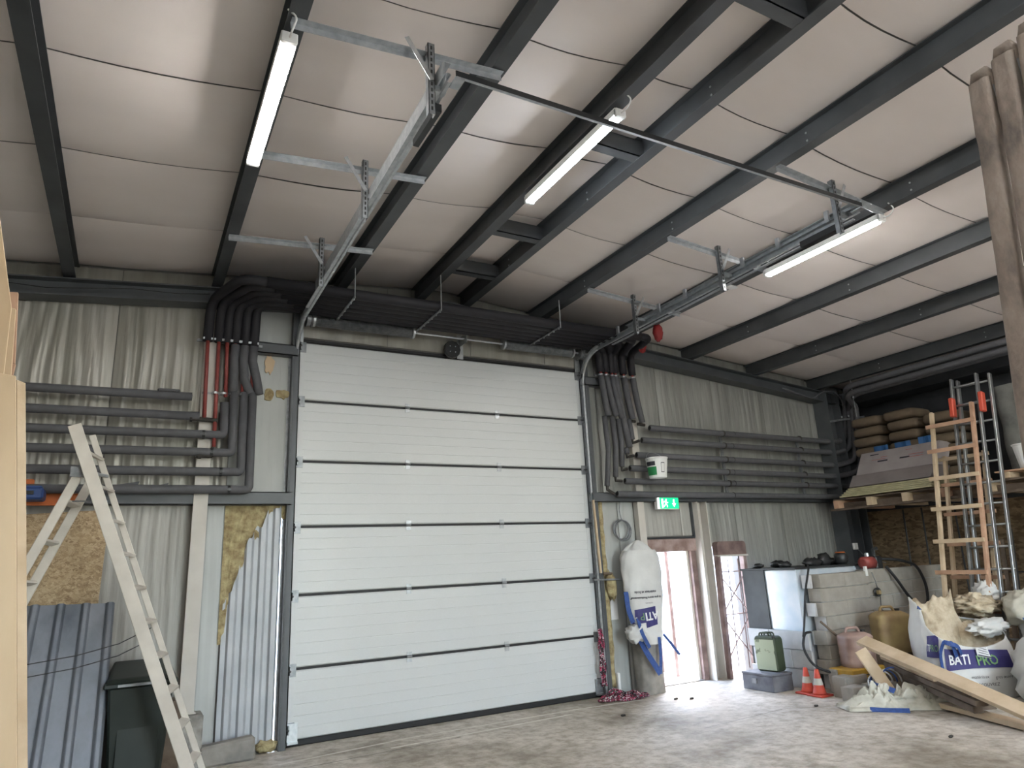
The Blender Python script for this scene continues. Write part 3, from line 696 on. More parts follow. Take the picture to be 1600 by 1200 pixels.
# horizontal pipes right of the door, bending round the corner
for i in range(6):
    t = thing('heating_pipe', 'grey foam-wrapped pipe run right of the door, %s' % nth[i], 'pipe', (8, -.2, zR[i]), 'foam-wrapped pipes right of the door')
    z = zR[i]
    if i < 4:
        ye = -.34-.10*i; xv = 10.46-.02*i
        pts = [(xs_[i], -.2, z+.01), (8, -.2, z-.005), (xv-.25, -.2, z-.02), (xv, -.2-.08*i, z+.05), (xv, -.28-.08*i, 3.75-.02*i)]
        zt_ = 4.12-.11*(i % 2); xt_ = 10.02-.16*(i//2)
        pts += [(xv, -.3-.08*i, zt_-.12), (xt_, -.75, zt_), (xt_, -3.5, zt_+.03), (xt_, -9, zt_+.03)]
        MB().tube(bend(pts, .22, 5), .043, 10).build('foam_sleeve', 'foam', t, smooth=True)
    else:
        MB().tube(bend([(xs_[i], -.2, z), (8, -.2, z-.005), (10.35, -.2, z-.015), (10.75, -.5, z-.02), (10.78, -2, z-.02)], .2), .041, 10).build('foam_sleeve', 'foam', t, smooth=True)
    MB().tube([(xs_[i]-.004, -.2, z+.01), (xs_[i]+.002, -.2, z+.01)], .028, 10).build('sleeve_opening', 'rubber', t)
    MB().tube([(xs_[i]+1.6+.1*i, -.2, z-.002), (xs_[i]+1.612+.1*i, -.2, z-.002)], .044, 10).build('sleeve_joint', 'rubber', t)
for x, lb in ((7.63, 'left slotted steel upright behind the right-hand pipes'), (9.31, 'right slotted steel upright behind the right-hand pipes')):
    t = thing('pipe_upright', lb, 'bracket', (x, -.1, 2.49))
    MB().box(x-.022, x+.022, -.15, -.125, 2.49, 3.40).build('channel', 'galv_dk', t)
    for z in zR[:5]: MB().lathe((x-.012, -.2, z-.003), [(.048, 0), (.048, .024)], 12, 'x').build('pipe_clamp', 'iron', t)
t = thing('pipe_upright', 'slotted rail with bright bolts across the pipes in the right corner', 'bracket', (10.3, -.3, 3.7))
MB().bar((9.98, -.33, 3.66), (10.70, -.45, 3.76), .03, .03).build('rail', 'galv_dk', t)
for a in (.3, .5, .62, .75): MB().lathe((9.98+.72*a, -.36-.12*a, 3.69+.1*a), [(.012, 0), (.012, .03)], 6).build('bolt', 'galv', t)
t = thing('pipe_hanger', 'thin rod hanger holding the pipes below the lowest roof beam', 'hanger', (9.9, -.86, 3.7))
MB().tube([(9.9, -.86, 3.62), (9.9, -.86, 4.22)], .005, 6).build('threaded_rod', 'galv_dk', t)
for z in (3.98, 4.10): MB().lathe((9.9, -.86, z-.05), [(.012, 0), (.012, .02)], 6).build('nut', 'galv', t)
tag(MB().tube([(-3.8, -.26, 4.22), (-1.5, -.26, 4.33), (-.9, -.26, 4.32), (-.2, -.26, 4.42), (.2, -.26, 4.43), (.5, -.26, 4.47)], .006, 5).build('cable', 'plast_blk', smooth=True), 'thin black cable running along the dark rafter at the upper left', 'cable')
# cable draped over the corner
tag(MB().tube(bend([(9.0, -.28, 4.16), (9.7, -.28, 4.03), (9.85, -.35, 4.15), (10.1, -.4, 4.17), (10.35, -.35, 4.06), (10.4, -.3, 3.9)], .15), .013, 6).build('cable', 'foam', smooth=True), 'grey cable looping over the top of the corner column', 'cable')
# ---------------------------------------------------------------- lamps
for x, y0, y1, m_, lb in ((.545, -4.15, -2.83, 'lamp', 'lit LED tube lamp under the beam at the upper left'), (2.85, -4.19, -2.87, 'lampc', 'lit cool white LED tube lamp crossed by the black spreader bar'),
                      (5.81, -4.20, -2.87, 'lamp', 'lit LED tube lamp just right of the right door track'),
                      (8.52, -6.75, -5.45, 'lamp', 'added unseen LED tube lamp outside the right picture edge'),  # unseen lamp added to brighten the right side of the ceiling
                      *[(x, y-1.33, y, 'lampc' if x == 2.85 else 'lamp', 'added unseen LED tube lamp behind the camera, %s' % q) for y, r_ in ((-7.4, 'near'), (-10.2, 'middle'), (-12.6, 'far')) for x, q in ((.545, r_+' row, left'), (2.85, r_+' row, middle'), (5.81, r_+' row, right'), (8.52, r_+' row, far right'))],  # unseen rows added to raise and even out the light on the ceiling
                      ):
    z = zb(x)-.075; sd0 = -.012 if y0 > -5 else .02  # unseen lamps have shorter housing sides, so light reaches the ceiling
    t = thing('tube_lamp', lb, 'lamp', (x, (y0+y1)/2, z))
    MB().tube([(x, y0+.03, z-.008), (x, y1-.03, z-.008)], .032, 12).build('diffuser', m_, t, smooth=True)
    MB().box(x-.045, x+.045, y0, y1, z+.026, z+.04).box(x-.045, x-.041, y0, y1, z+sd0, z+.026).box(x+.041, x+.045, y0, y1, z+sd0, z+.026).build('housing', 'white', t)
    for y in (y0, y1): MB().box(x-.045, x+.045, y-.015, y+.02, z-.03, z+.036).build('end_cap', 'white', t, bevel=.006)
    for y in (y0+.2, y1-.2): MB().tube([(x, y, z+.03), (x, y, z+.08)], .004, 5).build('hanger', 'galv_dk', t)
    MB().tube(bend([(x, y0, z), (x, y0-.08, z-.01), (x+.02, y0-.12, z+.05), (x-.03, y0-.1, z+.10)], .03), .006, 6).build('power_cable', 'white', t, smooth=True)
tag(blob((5.80, -2.35, zb(5.8)-.02), .10, .05, .02, 14, 8, .3, 3, 2).build('cable', 'white', smooth=True), 'small white coil of cable under the right track beam', 'cable')

# ---------------------------------------------------------------- outside
t = thing('yard_ground', 'bright sunlit yard ground seen through the exit doorway', 'ground', (7, 6, -.05), kind='structure')
MB().box(-2, 24, .12, 20, -.15, -.03).build('slab', 'outg', t)
t = thing('yard_wall', 'bright white wall across the yard beyond the exit doorway', 'wall', (10, 9, 0), kind='structure')
MB().box(2, 22, 9, 9.2, -.03, 3.2).build('wall_face', 'outw', t)
tag(MB().box(6.83, 6.89, .45, .51, 0, 2.3).build('yard_post', 'rust', bevel=.005), 'pinkish rusty post outside, right side of the exit doorway', 'post')
tag(MB().box(6.92, 7.0, .9, .98, 0, 2.5).build('yard_post', 'rustd'), 'dark rusty post outside, close to the right door jamb', 'post')
tag(MB().bar((6.55, 1.0, 2.2), (6.66, 1.0, .0), .04, .04).build('yard_post', 'rust'), 'thin rusty post outside, left in the exit doorway', 'post')
t = thing('pallet_stack', 'orange-brown wooden pallets stacked in the yard outside', 'pallet', (6.55, 1.6, 0))
for k in range(4):
    for j in range(3): MB().box(6.32+.0*j, 6.95, 1.3+.25*j, 1.4+.25*j, .35+k*.17, .37+k*.17).build('board', 'wood_r', t)
    for x in (6.32, 6.6, 6.87): MB().box(x, x+.08, 1.3, 1.9, .26+k*.17, .35+k*.17).build('bearer', 'wood_r', t)
for x in (6.34, 6.88): MB().box(x, x+.06, 1.35, 1.85, -.03, .26).build('foot', 'wood_r', t)

# exit doorway ------------------------------------------------------
t = thing('door_2', 'open exit doorway with a dusty brown frame, glaring daylight beyond', 'doorway', (6.6, 0, 0), kind='structure')
MB().box(6.12, 7.02, -.04, .14, 1.69, 1.86).build('lintel', 'rust', t, bevel=.006)
MB().box(6.12, 7.02, -.045, -.0, 1.865, 1.885).build('drip_rail', 'steel_dk', t)
MB().box(6.13, 6.21, -.03, .14, 0, 1.70).build('left_jamb', 'rust', t, bevel=.004)
MB().box(6.90, 6.99, -.03, .14, 0, 1.70).build('right_jamb', 'rustd', t, bevel=.004)
MB().box(6.86, 6.90, .03, .09, 0, 1.70).build('inner_jamb', 'cream', t)
MB().box(6.13, 7.0, -.02, .16, -.03, .012).build('threshold', 'conc', t)
MB().box(6.985, 7.0, -.05, .0, 1.88, 2.36).build('panel_edge', 'steel', t)
# rusty open frame
t = thing('rusty_frame', 'rust-pink steel frame with rounded top and crossed wires beside the exit doorway', 'frame', (7.55, -.12, 0))
a0 = Vector((7.22, -.13, .0)); lean = Vector((.085, .06, 1)).normalized()
def fr(u, y, z): return (7.19+u+.10*(z/1.8), -.16+y+.06*(z/1.8), z)
def fbar(u0, z0, u1, z1, w, dpt, yo=0): return MB().bar(fr(u0, yo, z0), fr(u1, yo, z1), w, dpt, up=(0, 1, 0))
H = 1.80; Wd = .56
fbar(.03, 0, .03, H-.08, .06, .09).build('side_rail', 'rustd', t, bevel=.006)
fbar(Wd-.03, 0, Wd-.03, H-.08, .06, .09).build('side_rail', 'rust', t, bevel=.006)
hd = [(.0, H-.2), (0, H-.05), (.02, H-.01), (.06, H), (Wd-.06, H), (Wd-.02, H-.01), (Wd, H-.05), (Wd, H-.2)]
MB().add([fr(u, -.05, z) for u, z in hd]+[fr(u, .05, z) for u, z in hd], [tuple(range(8)), tuple(range(15, 7, -1))]+[(i, 8+i, 8+(i+1) % 8, (i+1) % 8) for i in range(8)]).build('head_plate', 'rustd', t, fixn=True)
fbar(.0, H-.20, Wd, H-.20, .025, .12, -.02).build('cross_rail', 'cream', t)
for a, b in ((.85, 1.32), (.25, .75)):
    for u0, u1 in ((.06, Wd-.06), (Wd-.06, .06)):
        MB().tube([fr(u0, 0, a), fr(u1, .0, b)], .010, 5).build('cross_wire', 'rust', t)
    MB().tube([fr(.06, 0, b+.06), fr(Wd-.06, 0, b+.06)], .009, 5).build('wire', 'rust', t)
for u in (.22, .42): MB().tube([fr(u, 0, .1), fr(u, 0, 1.55)], .008, 5).build('upright_wire', 'rustd', t)
tag(MB().tube([(7.37, .30, -.02), (7.43, .33, 1.0), (7.46, .33, 1.62)], .12, 14).build('rolled_felt', 'cream', smooth=True), 'tan upright roll standing behind the rusty frame', 'roll')

# exit sign ---------------------------------------------------------
t = thing('exit_sign', 'small lit green emergency exit sign with running figure and down arrow', 'sign', (6.46, -.14, 2.25))
MB().box(6.265, 6.65, -.17, -.10, 2.255, 2.42).build('housing', 'white', t, bevel=.006)
MB().box(6.285, 6.64, -.174, -.171, 2.262, 2.41).build('sign_face', 'sign', t)
MB().box(6.268, 6.30, -.1755, -.1715, 2.262, 2.41).build('lit_edge', 'signw', t)
y = -.178
mb = MB()
def flat(poly): mb.prism(poly, (0, y, 0), (1, 0, 0), (0, 0, 1), (0, 1, 0), .003)
flat([(6.545, 2.39), (6.565, 2.39), (6.565, 2.335), (6.59, 2.335), (6.555, 2.285), (6.52, 2.335), (6.545, 2.335)])
mb.build('arrow', 'signw', t)
mb = MB()
flat([(6.42+.012*math.cos(a*.785), 2.382+.012*math.sin(a*.785)) for a in range(8)])
flat([(6.395, 2.365), (6.425, 2.368), (6.42, 2.325), (6.40, 2.322)])
flat([(6.40, 2.33), (6.415, 2.325), (6.395, 2.30), (6.375, 2.285), (6.37, 2.295), (6.385, 2.308)])
flat([(6.41, 2.33), (6.42, 2.325), (6.44, 2.305), (6.435, 2.28), (6.425, 2.28), (6.427, 2.302)])
flat([(6.40, 2.365), (6.385, 2.345), (6.37, 2.348), (6.372, 2.355), (6.382, 2.355), (6.395, 2.368)])
flat([(6.42, 2.36), (6.44, 2.345), (6.452, 2.352), (6.45, 2.343), (6.438, 2.335), (6.418, 2.35)])
mb.build('running_figure', 'signw', t)
mb = MB(); flat([(6.335, 2.275), (6.335, 2.395), (6.365, 2.395), (6.365, 2.275)]); mb.build('door_symbol', 'signw', t)
for x in (6.33, 6.6): MB().tube([(x, -.13, 2.42), (x, -.13, 2.47)], .004, 5).build('wire', 'galv_dk', t)

# bucket hung on the pipes -------------------------------------------
t = thing('bucket', 'white plastic bucket with a green label hanging on the pipes by the exit', 'bucket', (6.11, -.42, 2.64))
MB().lathe((6.11, -.42, 2.645), [(.115, 0), (.145, .245), (.152, .25), (.152, .265), (.142, .268), (.112, .01)], 24, caps=False).lathe((6.11, -.42, 2.645), [(.0, .0), (.116, .0)], 24, caps=False).build('tub', 'white', t, smooth=False)
def lab(a0, a1, z0, z1, m_, nm, rr=.002):
    mb = MB()
    def fn(u, v):
        a = R(a0+(a1-a0)*u); z = z0+(z1-z0)*v; r_ = .115+.03*z/.245+rr
        return (6.11+r_*math.cos(a), -.42+r_*math.sin(a), 2.645+z)
    return mb.grid(fn, 12, 2).build(nm, m_, t)
lab(-215, -135, .03, .14, 'green', 'label'); lab(-200, -140, .155, .21, 'ink', 'label_text'); lab(-108, -85, .06, .19, 'ink', 'small_print')
lab(-106, -87, .07, .18, 'white', 'small_label', .003)
MB().tube(arc((6.11, -.42, 2.88), .15, 0, 180, 12, (1, 0, 0), (0, .55, .8)), .003, 5).build('wire_handle', 'galv_dk', t)

# cable coil, rods, notice -------------------------------------------
t = thing('cable_coil', 'grey cable coil hanging on the wall between door and exit', 'coil', (5.68, -.1, 1.85))
for k in range(4): MB().tube(arc((5.68+.006*k, -.07-.012*k, 2.0-.006*k), .125+.006*(k % 2), 0, 360, 22, (1, 0, 0), (0, 0, 1)), .008, 6, caps=False).build('cable_loop', 'galv_dk', t, smooth=True)
MB().tube([(5.70, -.08, 2.12), (5.69, -.06, 2.25), (5.72, -.06, 2.38)], .006, 5).build('tail', 'galv_dk', t)
tag(MB().tube([(5.13, -.16, 1.385), (5.74, -.20, 1.365)], .012, 6).build('steel_rod', 'galv_dk'), 'long steel locking rod sticking out of the right door edge', 'rod')
tag(MB().tube([(5.30, -.13, 1.455), (5.42, -.15, 1.45)], .014, 6).build('steel_rod', 'wood_d'), 'short rusty rod above the long one at the right door edge', 'rod')
tag(MB().box(5.44, 5.55, -.035, -.03, .88, 1.22).build('notice', 'paper'), 'blank white sheet fixed to the wall right of the yellow wool', 'notice')
t = thing('batten', 'thin light wooden batten against the right door post', 'batten', (5.30, -.12, 1.45))
MB().bar((5.235, -.125, 2.38), (5.27, -.12, 1.46), .02, .03).build('strip', 'wood', t)
# rope
t = thing('rope', 'pink, white and black speckled rope hanging by the door and piled on the floor', 'rope', (5.25, -.3, 0))
for s_ in range(3):
    MB().tube([(5.165+.02*s_+.012*math.sin(z*1.3+s_*2), -.12-.01*s_, .80-z*.055) for z in range(13)], .014, 6).build('hanging_strand', 'rope', t, smooth=True)
mb = MB(); rnd = random.Random(3); pts = []
for k in range(150):
    a = k*.55+rnd.random(); r_ = .03+.20*abs(math.sin(k*.37))
    cx = 5.33+.13*math.sin(k*.11); cy = -.30+.04*math.cos(k*.13)
    zz = .016+.13*(1-r_/.26)*rnd.random()*(1 if k > 40 else .3)
    pts.append((cx+r_*1.05*math.cos(a), cy+r_*.55*math.sin(a), zz))
mb.tube(bend(pts, .05, 2), .013, 5); mb.build('pile', 'rope', t, smooth=True)
mb = MB(); mb.box(5.42, 5.46, -.10, -.06, 0, .26); tag(mb.build('plastic_pipe', 'white', bevel=.008), 'short white plastic pipe stub standing behind the rope pile', 'pipe')

# concrete stub and hung bag ------------------------------------------
def cfn2(u, v):
    a = 2*math.pi*u; c, s = math.cos(a), math.sin(a); k = (abs(c)**3+abs(s)**3)**(-1/3)
    n_ = .012*noise.noise(Vector((c*2, s*2, v*3)))
    w_ = .175+.02*(1-v)
    return (5.84-.03*v+(w_+n_)*c*k*.93, -.20+(.13+n_)*s*k, .68*v)
mb = MB().grid(cfn2, 28, 10)
tag(mb.build('concrete_stub', 'conc', smooth=True), 'rough concrete pillar stub on the floor below the hung white bag', 'pillar')
t = thing('hung_bag', 'big white woven bag with blue straps draped over the pillar left of the exit', 'bag', (5.8, -.3, .45))
prof = [(0, .50), (.05, .56), (.15, .72), (.28, .85), (.45, .95), (.62, .98), (.8, 1.0), (.93, 1.0), (1.0, .92)]
def bagfn(u, v):
    z = .58+1.14*v
    wl_ = [(0, 5.70, 5.98), (.12, 5.62, 6.02), (.3, 5.56, 6.04), (.5, 5.52, 6.07), (.75, 5.51, 6.10), (.93, 5.50, 6.08), (1, 5.56, 6.02)]
    for (va, a, b), (vb, c, d_) in zip(wl_, wl_[1:]):
        if v <= vb: k = (v-va)/(vb-va); x0 = a+(c-a)*k; x1 = b+(d_-b)*k; break
    a = 2*math.pi*u; c, s = math.cos(a), math.sin(a); k = (abs(c)**2.6+abs(s)**2.6)**(-1/2.6)
    cx, hw = (x0+x1)/2, (x1-x0)/2
    n_ = 1+.10*noise.noise(Vector((c*1.6, s*1.6, v*3.2)))+.06*noise.noise(Vector((c*4, s*4, v*7)))
    return (cx+hw*c*k*n_, -.27+.13*s*k*n_, z)
mb = MB().grid(bagfn, 44, 26); n0 = len(mb.v); mb.add([mb.v[26*45+i] for i in range(44)], [tuple(range(44))])
mb.build('bag_body', 'bagw', t, smooth=True)
def knot(u, v):
    a = 2*math.pi*u; r_ = .20*(1-v)**.8+.015; k = 1+.25*noise.noise(Vector((math.cos(a)*2.5, math.sin(a)*2.5, v*2)))
    return (5.79+r_*k*math.cos(a)*1.1-.0*v, -.26+r_*k*.6*math.sin(a), 1.70+.15*v+.02*math.sin(a*5)*(1-v))
MB().grid(knot, 30, 8).build('gathered_neck', 'bagw', t, smooth=True)
def bagface(x, z, off=.004):
    """front surface y of the hung bag"""
    v = max(0, min(1, (z-.58)/1.14)); best = None
    for i in range(90):
        u = .5+i/180; p = bagfn(u, v)
        if best is None or abs(p[0]-x) < best[0]: best = (abs(p[0]-x), p[1])
    return best[1]-off
def bagdecal(x0, x1, z0, z1, nm, m_, sl=0, off=.004, nx=10):
    MB().grid(lambda u, v: ((x0+(x1-x0)*u), bagface(x0+(x1-x0)*u, z0+(z1-z0)*v+sl*u, off), z0+(z1-z0)*v+sl*u), nx, 6).build(nm, m_, t)
bagdecal(5.575, 5.86, .83, 1.00, 'printed_band', 'navy', .03)
bagdecal(5.70, 5.88, .78, .88, 'printed_band', 'navy', .03)
def bagtext(s, size, x, z, m_, rot=180, mirror=False, bold=0):
    mb = text_mb(s, size, (0, 0, 0), (1, 0, 0), (0, 0, 1), .0, 'CENTER', bold)
    ca, sa = math.cos(R(rot)), math.sin(R(rot))
    for p in mb.v:
        X_, Z_ = p.x*(-1 if mirror else 1), p.z; X2, Z2 = X_*ca-Z_*sa, X_*sa+Z_*ca
        p.x = x+X2; p.z = z+Z2; p.y = bagface(p.x, p.z, .008)
    mb.build('lettering', m_, t)
bagtext('ATI', .13, 5.79, .96, 'wprint', 184, bold=.004)
bagtext('P', .12, 5.655, .955, 'limegr', 184)
bagtext('matériaux et bois', .045, 5.74, 1.22, 'ink', 180, bold=.001)
bagtext('du gros œuvre Professionnel', .037, 5.76, 1.15, 'ink', 180, bold=.001)
bagtext('à la finition', .026, 5.77, 1.08, 'ink', 180)
def strap(pts, w_, nm='strap', m_='strap', par=None, n=3):
    P = bend(pts, .06, n); mb = MB(); vs = []
    for i, p in enumerate(P):
        dd = (P[min(i+1, len(P)-1)]-P[max(i-1, 0)]).normalized(); sx = dd.cross(Vector((0, -1, 0)))
        sx = sx.normalized() if sx.length > .1 else Vector((1, 0, 0)); vs += [p-sx*w_/2, p+sx*w_/2]
    mb.add(vs, [(2*i, 2*i+1, 2*i+3, 2*i+2) for i in range(len(P)-1)])
    return mb.build(nm, m_, par, solid=.004)
strap([(5.63, -.30, .68), (5.66, -.40, .50), (5.83, -.42, .24)], .075, par=t)
strap([(5.83, -.42, .24), (5.87, -.41, .42), (5.88, -.40, .66)], .045, par=t)
strap([(5.60, -.36, .90), (5.62, -.40, .72), (5.70, -.42, .55)], .05, par=t)
strap([(6.0, -.34, .68), (6.08, -.36, .58), (6.20, -.38, .42)], .035, par=t)
strap([(5.50, -.30, 1.22), (5.50, -.32, 1.0), (5.55, -.33, .85)], .07, par=t)
blob((5.60, -.30, .72), .13, .10, .10, 20, 12, .5, 3, 4).build('side_fold', 'bagw', t, smooth=True)

# ---------------------------------------------------------------- left side
# OSB board and items on the rail
t = thing('chipboard', 'light chipboard sheet behind the white step ladder', 'board', (-.5, -.07, 1.42))
MB().hexa([(-.86, -.10, 1.30), (-.22, -.10, 1.30), (-.22, -.08, 1.30), (-.86, -.08, 1.30), (-.86, -.07, 2.24), (-.20, -.07, 2.28), (-.20, -.05, 2.28), (-.86, -.05, 2.24)]).build('sheet', 'osb', t)
tag(MB().box(-1.3, -.9, -.1, -.06, 0, 2.3).build('olive_panel', 'olive'), 'dark green panel at the far left behind the plywood', 'panel')
def wave_sheet(nm, lb, bl, br, tl, tr_, nw, m_, dep=.03):
    bl, br, tl, tr_ = map(Vector, (bl, br, tl, tr_)); nrm = (br-bl).cross(tl-bl).normalized()
    def fn(u, v):
        p = bl.lerp(br, u).lerp(tl.lerp(tr_, u), v); ph = (u*nw) % 1
        d_ = 0 if ph < .62 else (ph-.62)/.1 if ph < .72 else 1 if ph < .9 else (1-ph)/.1
        return p+nrm*dep*d_
    o = MB().grid(fn, nw*24, 6).build(nm, m_, None, solid=.002); return tag(o, lb, 'sheet')
wave_sheet('metal_sheet', 'tall stained grey corrugated sheet leaning at the left, front one', (-.86, -.95, 0), (-.06, -.85, 0), (-.80, -.42, 1.47), (-.085, -.36, 1.45), 4, 'corr_d')
wave_sheet('metal_sheet', 'darker corrugated sheet leaning behind the front one at the left', (-1.3, -.70, 0), (-.20, -.62, 0), (-1.2, -.22, 1.43), (-.16, -.20, 1.42), 6, 'corr_d')
t = thing('foam_strip', 'dark pointed foam offcut lying on the left wall rail, left one', 'offcut', (-.1, -.1, 2.45))
MB().hexa([(-.40, -.12, 2.452), (-.02, -.12, 2.452), (-.02, -.05, 2.452), (-.40, -.05, 2.452), (-.38, -.12, 2.47), (.02, -.12, 2.54), (.02, -.10, 2.54), (-.38, -.05, 2.47)]).build('offcut', 'foam', t)
t = thing('foam_strip', 'dark pointed foam offcut lying on the left wall rail, right one', 'offcut', (.2, -.1, 2.45))
MB().hexa([(.0, -.12, 2.452), (.24, -.12, 2.452), (.24, -.05, 2.452), (.0, -.05, 2.452), (.02, -.12, 2.46), (.27, -.12, 2.53), (.27, -.10, 2.53), (.02, -.05, 2.46)]).build('offcut', 'foam', t)
t = thing('tool_case', 'blue plastic case on the left wall rail beside an orange one', 'case', (-.85, -.3, 2.33))
MB().box(-.92, -.70, -.40, -.16, 2.34, 2.44).build('case_body', 'bluepl', t, bevel=.015)
MB().box(-.85, -.77, -.42, -.40, 2.38, 2.41).build('latch', 'plast_blk', t)
MB().box(-.90, -.72, -.36, -.2, 2.44, 2.46).build('lid_rib', 'bluepl', t, bevel=.006)
t = thing('tool_case', 'orange plastic case behind the blue one on the left wall rail', 'case', (-.8, -.2, 2.3))
MB().box(-1.05, -.45, -.15, -.135, 2.31, 2.47).build('case_back', 'orange', t, bevel=.004)
MB().box(-1.05, -.80, -.18, -.15, 2.45, 2.54).build('handle', 'orange', t, bevel=.01)

# step ladder
t = thing('step_ladder', 'tall white painted two-sided wooden step ladder at the left', 'ladder', (-.3, -1.0, 0))
off = Vector((.105, .42, 0))
A0, A1 = Vector((-.475, -1.2, 2.84)), Vector((.60, -1.2, -.0))
for k in (0, 1): MB().bar(A0+off*k, A1+off*k, .095-.045*k, .03, up=(0, 1, 0)).build('front_stile', 'cream', t, bevel=.004)
n_ = 10
dA = (A1-A0)
for i in range(n_):
    f_ = .07+i*.094; p = A0+dA*f_; MB().bar(p, p+off, .07, .024, up=(.35, 0, 1)).build('rung', 'cream', t, bevel=.003)
B0, B1 = Vector((-.40, -1.10, 2.50)), Vector((-1.35, -1.10, .0))
off2 = Vector((.075, .30, -.01))
for k in (0, 1): MB().bar(B0+off2*k, B1+off2*k, .07, .028, up=(0, 1, 0)).build('rear_stile', 'cream', t, bevel=.004)
for i in range(8):
    p = B0+(B1-B0)*(.10+i*.12); MB().bar(p, p+off2, .06, .022, up=(-.35, 0, 1)).build('rung', 'cream', t, bevel=.003)
MB().tube([B0+Vector((-.03, 0, .0)), B0+off2+Vector((.10, 0, -.0))], .014, 6).build('hinge_bolt', 'galv', t)
MB().box(-.47, -.36, -1.13, -1.08, 2.44, 2.52).build('hinge_plate', 'galv_dk', t)
MB().tube([(-.50, -1.0, 2.26), (-.2, -1.0, 2.26)], .006, 5).build('stay', 'galv_dk', t)
# cables
for z0, lb in ((1.06, 'upper of two thin black cables sagging in front of the leaning metal sheets'), (.97, 'lower of two thin black cables sagging in front of the leaning metal sheets')):
    tag(MB().tube([(-1.0, -1.0, z0+.05), (-.6, -1.0, z0), (-.3, -.98, z0+.01+.02), (-.02, -.96, z0+.09), (.2, -.94, z0+.19)], .004, 5).build('black_cable', 'plast_blk', smooth=True), lb, 'cable')
# wheelie bin
t = thing('rubbish_bin', 'dark green wheeled rubbish bin behind the white ladder', 'bin', (.2, -.55, 0))
MB().hexa([(-.02, -.80, .05), (.36, -.80, .05), (.36, -.42, .05), (-.02, -.42, .05), (-.07, -.88, .80), (.41, -.88, .80), (.41, -.35, .80), (-.07, -.35, .80)]).build('bin_body', 'binm', t, bevel=.02)
MB().box(-.10, .44, -.91, -.33, .79, .83).build('rim', 'binm', t, bevel=.008)
MB().hexa([(-.09, -.92, .83), (.43, -.92, .83), (.43, -.30, .84), (-.09, -.30, .84), (-.06, -.86, .86), (.40, -.86, .86), (.38, -.32, .95), (-.04, -.32, .95)]).build('lid', 'binm', t, bevel=.01)
MB().box(.0, .3, -.925, -.918, .80, .82).build('lid_label', 'galv_dk', t)
MB().box(.02, .32, -.845, -.83, .15, .6).build('front_panel', 'binm', t, bevel=.005)
for x in (-.03, .37): MB().lathe((x, -.40, .1), [(.1, 0), (.1, .05)], 16, 'x').build('wheel', 'rubber', t)
MB().tube([(-.03, -.29, .90), (.37, -.29, .90)], .014, 6).build('handle', 'binm', t)
bpy.context.view_layer.update()
t.location.y += .17; t.location.x -= .0
t = thing('stone_block', 'rough brown stone block on the floor at the foot of the white post', 'block', (.9, -.2, 0))
mb = blob((.93, -.22, .10), .24, .09, .095, 24, 12, .15, 2, 5)
MB().hexa([(.69, -.30, 0), (1.16, -.28, 0), (1.16, -.13, 0), (.69, -.14, 0), (.68, -.29, .17), (1.15, -.27, .20), (1.15, -.14, .20), (.68, -.15, .17)]).build('stone', 'conc', t, bevel=.02)
blob((1.28, -.07, .06), .10, .05, .05, 16, 8, .5, 4, 2).build('loose_wool', 'insul', t, smooth=True)
tag(MB().box(.36, .50, -.5, -.3, 0, .62).build('plank', 'wood_d', bevel=.004), 'short brown board standing between bin and post plinth', 'board')

# near plywood sheets at the left edge
t = thing('plywood_sheet', 'pale plywood sheet standing upright close by at the left picture edge, nearest', 'board', (-.45, -3.9, 0))
def quad_board(pts, th, nm, m_, par):
    a, b, c, d_ = map(Vector, pts); n = (b-a).cross(d_-a).normalized()*th
    return MB().hexa([a, b, b+n, a+n, d_, c, c+n, d_+n]).build(nm, m_, par, bevel=.002)
quad_board([(-.90, -4.02, 0), (-.205, -4.0, 0), (-.497, -4.0, 2.48), (-1.15, -4.02, 2.55)], .02, 'sheet', 'wood_l', t)
quad_board([(-.212, -3.98, 0), (-.178, -3.97, 0), (-.467, -3.97, 2.46), (-.50, -3.98, 2.47)], .015, 'edge_strip', 'wood', t)
t = thing('plywood_sheet', 'plywood sheet standing behind the nearest one, reaching higher at the left picture edge', 'board', (-.6, -3.6, 0))
quad_board([(-1.3, -3.62, 0), (-.42, -3.6, 0), (-.592, -3.6, 2.92), (-1.4, -3.62, 3.05)], .02, 'sheet', 'wood_l', t)
t = thing('timber_strip', 'reddish timber strip sticking up behind the plywood at the left picture edge', 'board', (-.6, -3.3, 0))
MB().bar((-.78, -3.4, 0), (-.615, -3.4, 2.70), .045, .03, up=(0, 1, 0)).build('lower_part', 'wood_r', t)
MB().bar((-.615, -3.4, 2.70), (-.645, -3.4, 3.08), .04, .03, up=(0, 1, 0)).build('upper_part', 'wood_r', t)
t = thing('plywood_sheet', 'plywood sheet with a pale top edge, tallest at the left picture edge', 'board', (-.8, -3.8, 0))
quad_board([(-1.5, -3.82, 0), (-.50, -3.8, 0), (-.580, -3.8, 2.86), (-.72, -3.8, 3.50)], .012, 'sheet', 'wood_l', t)
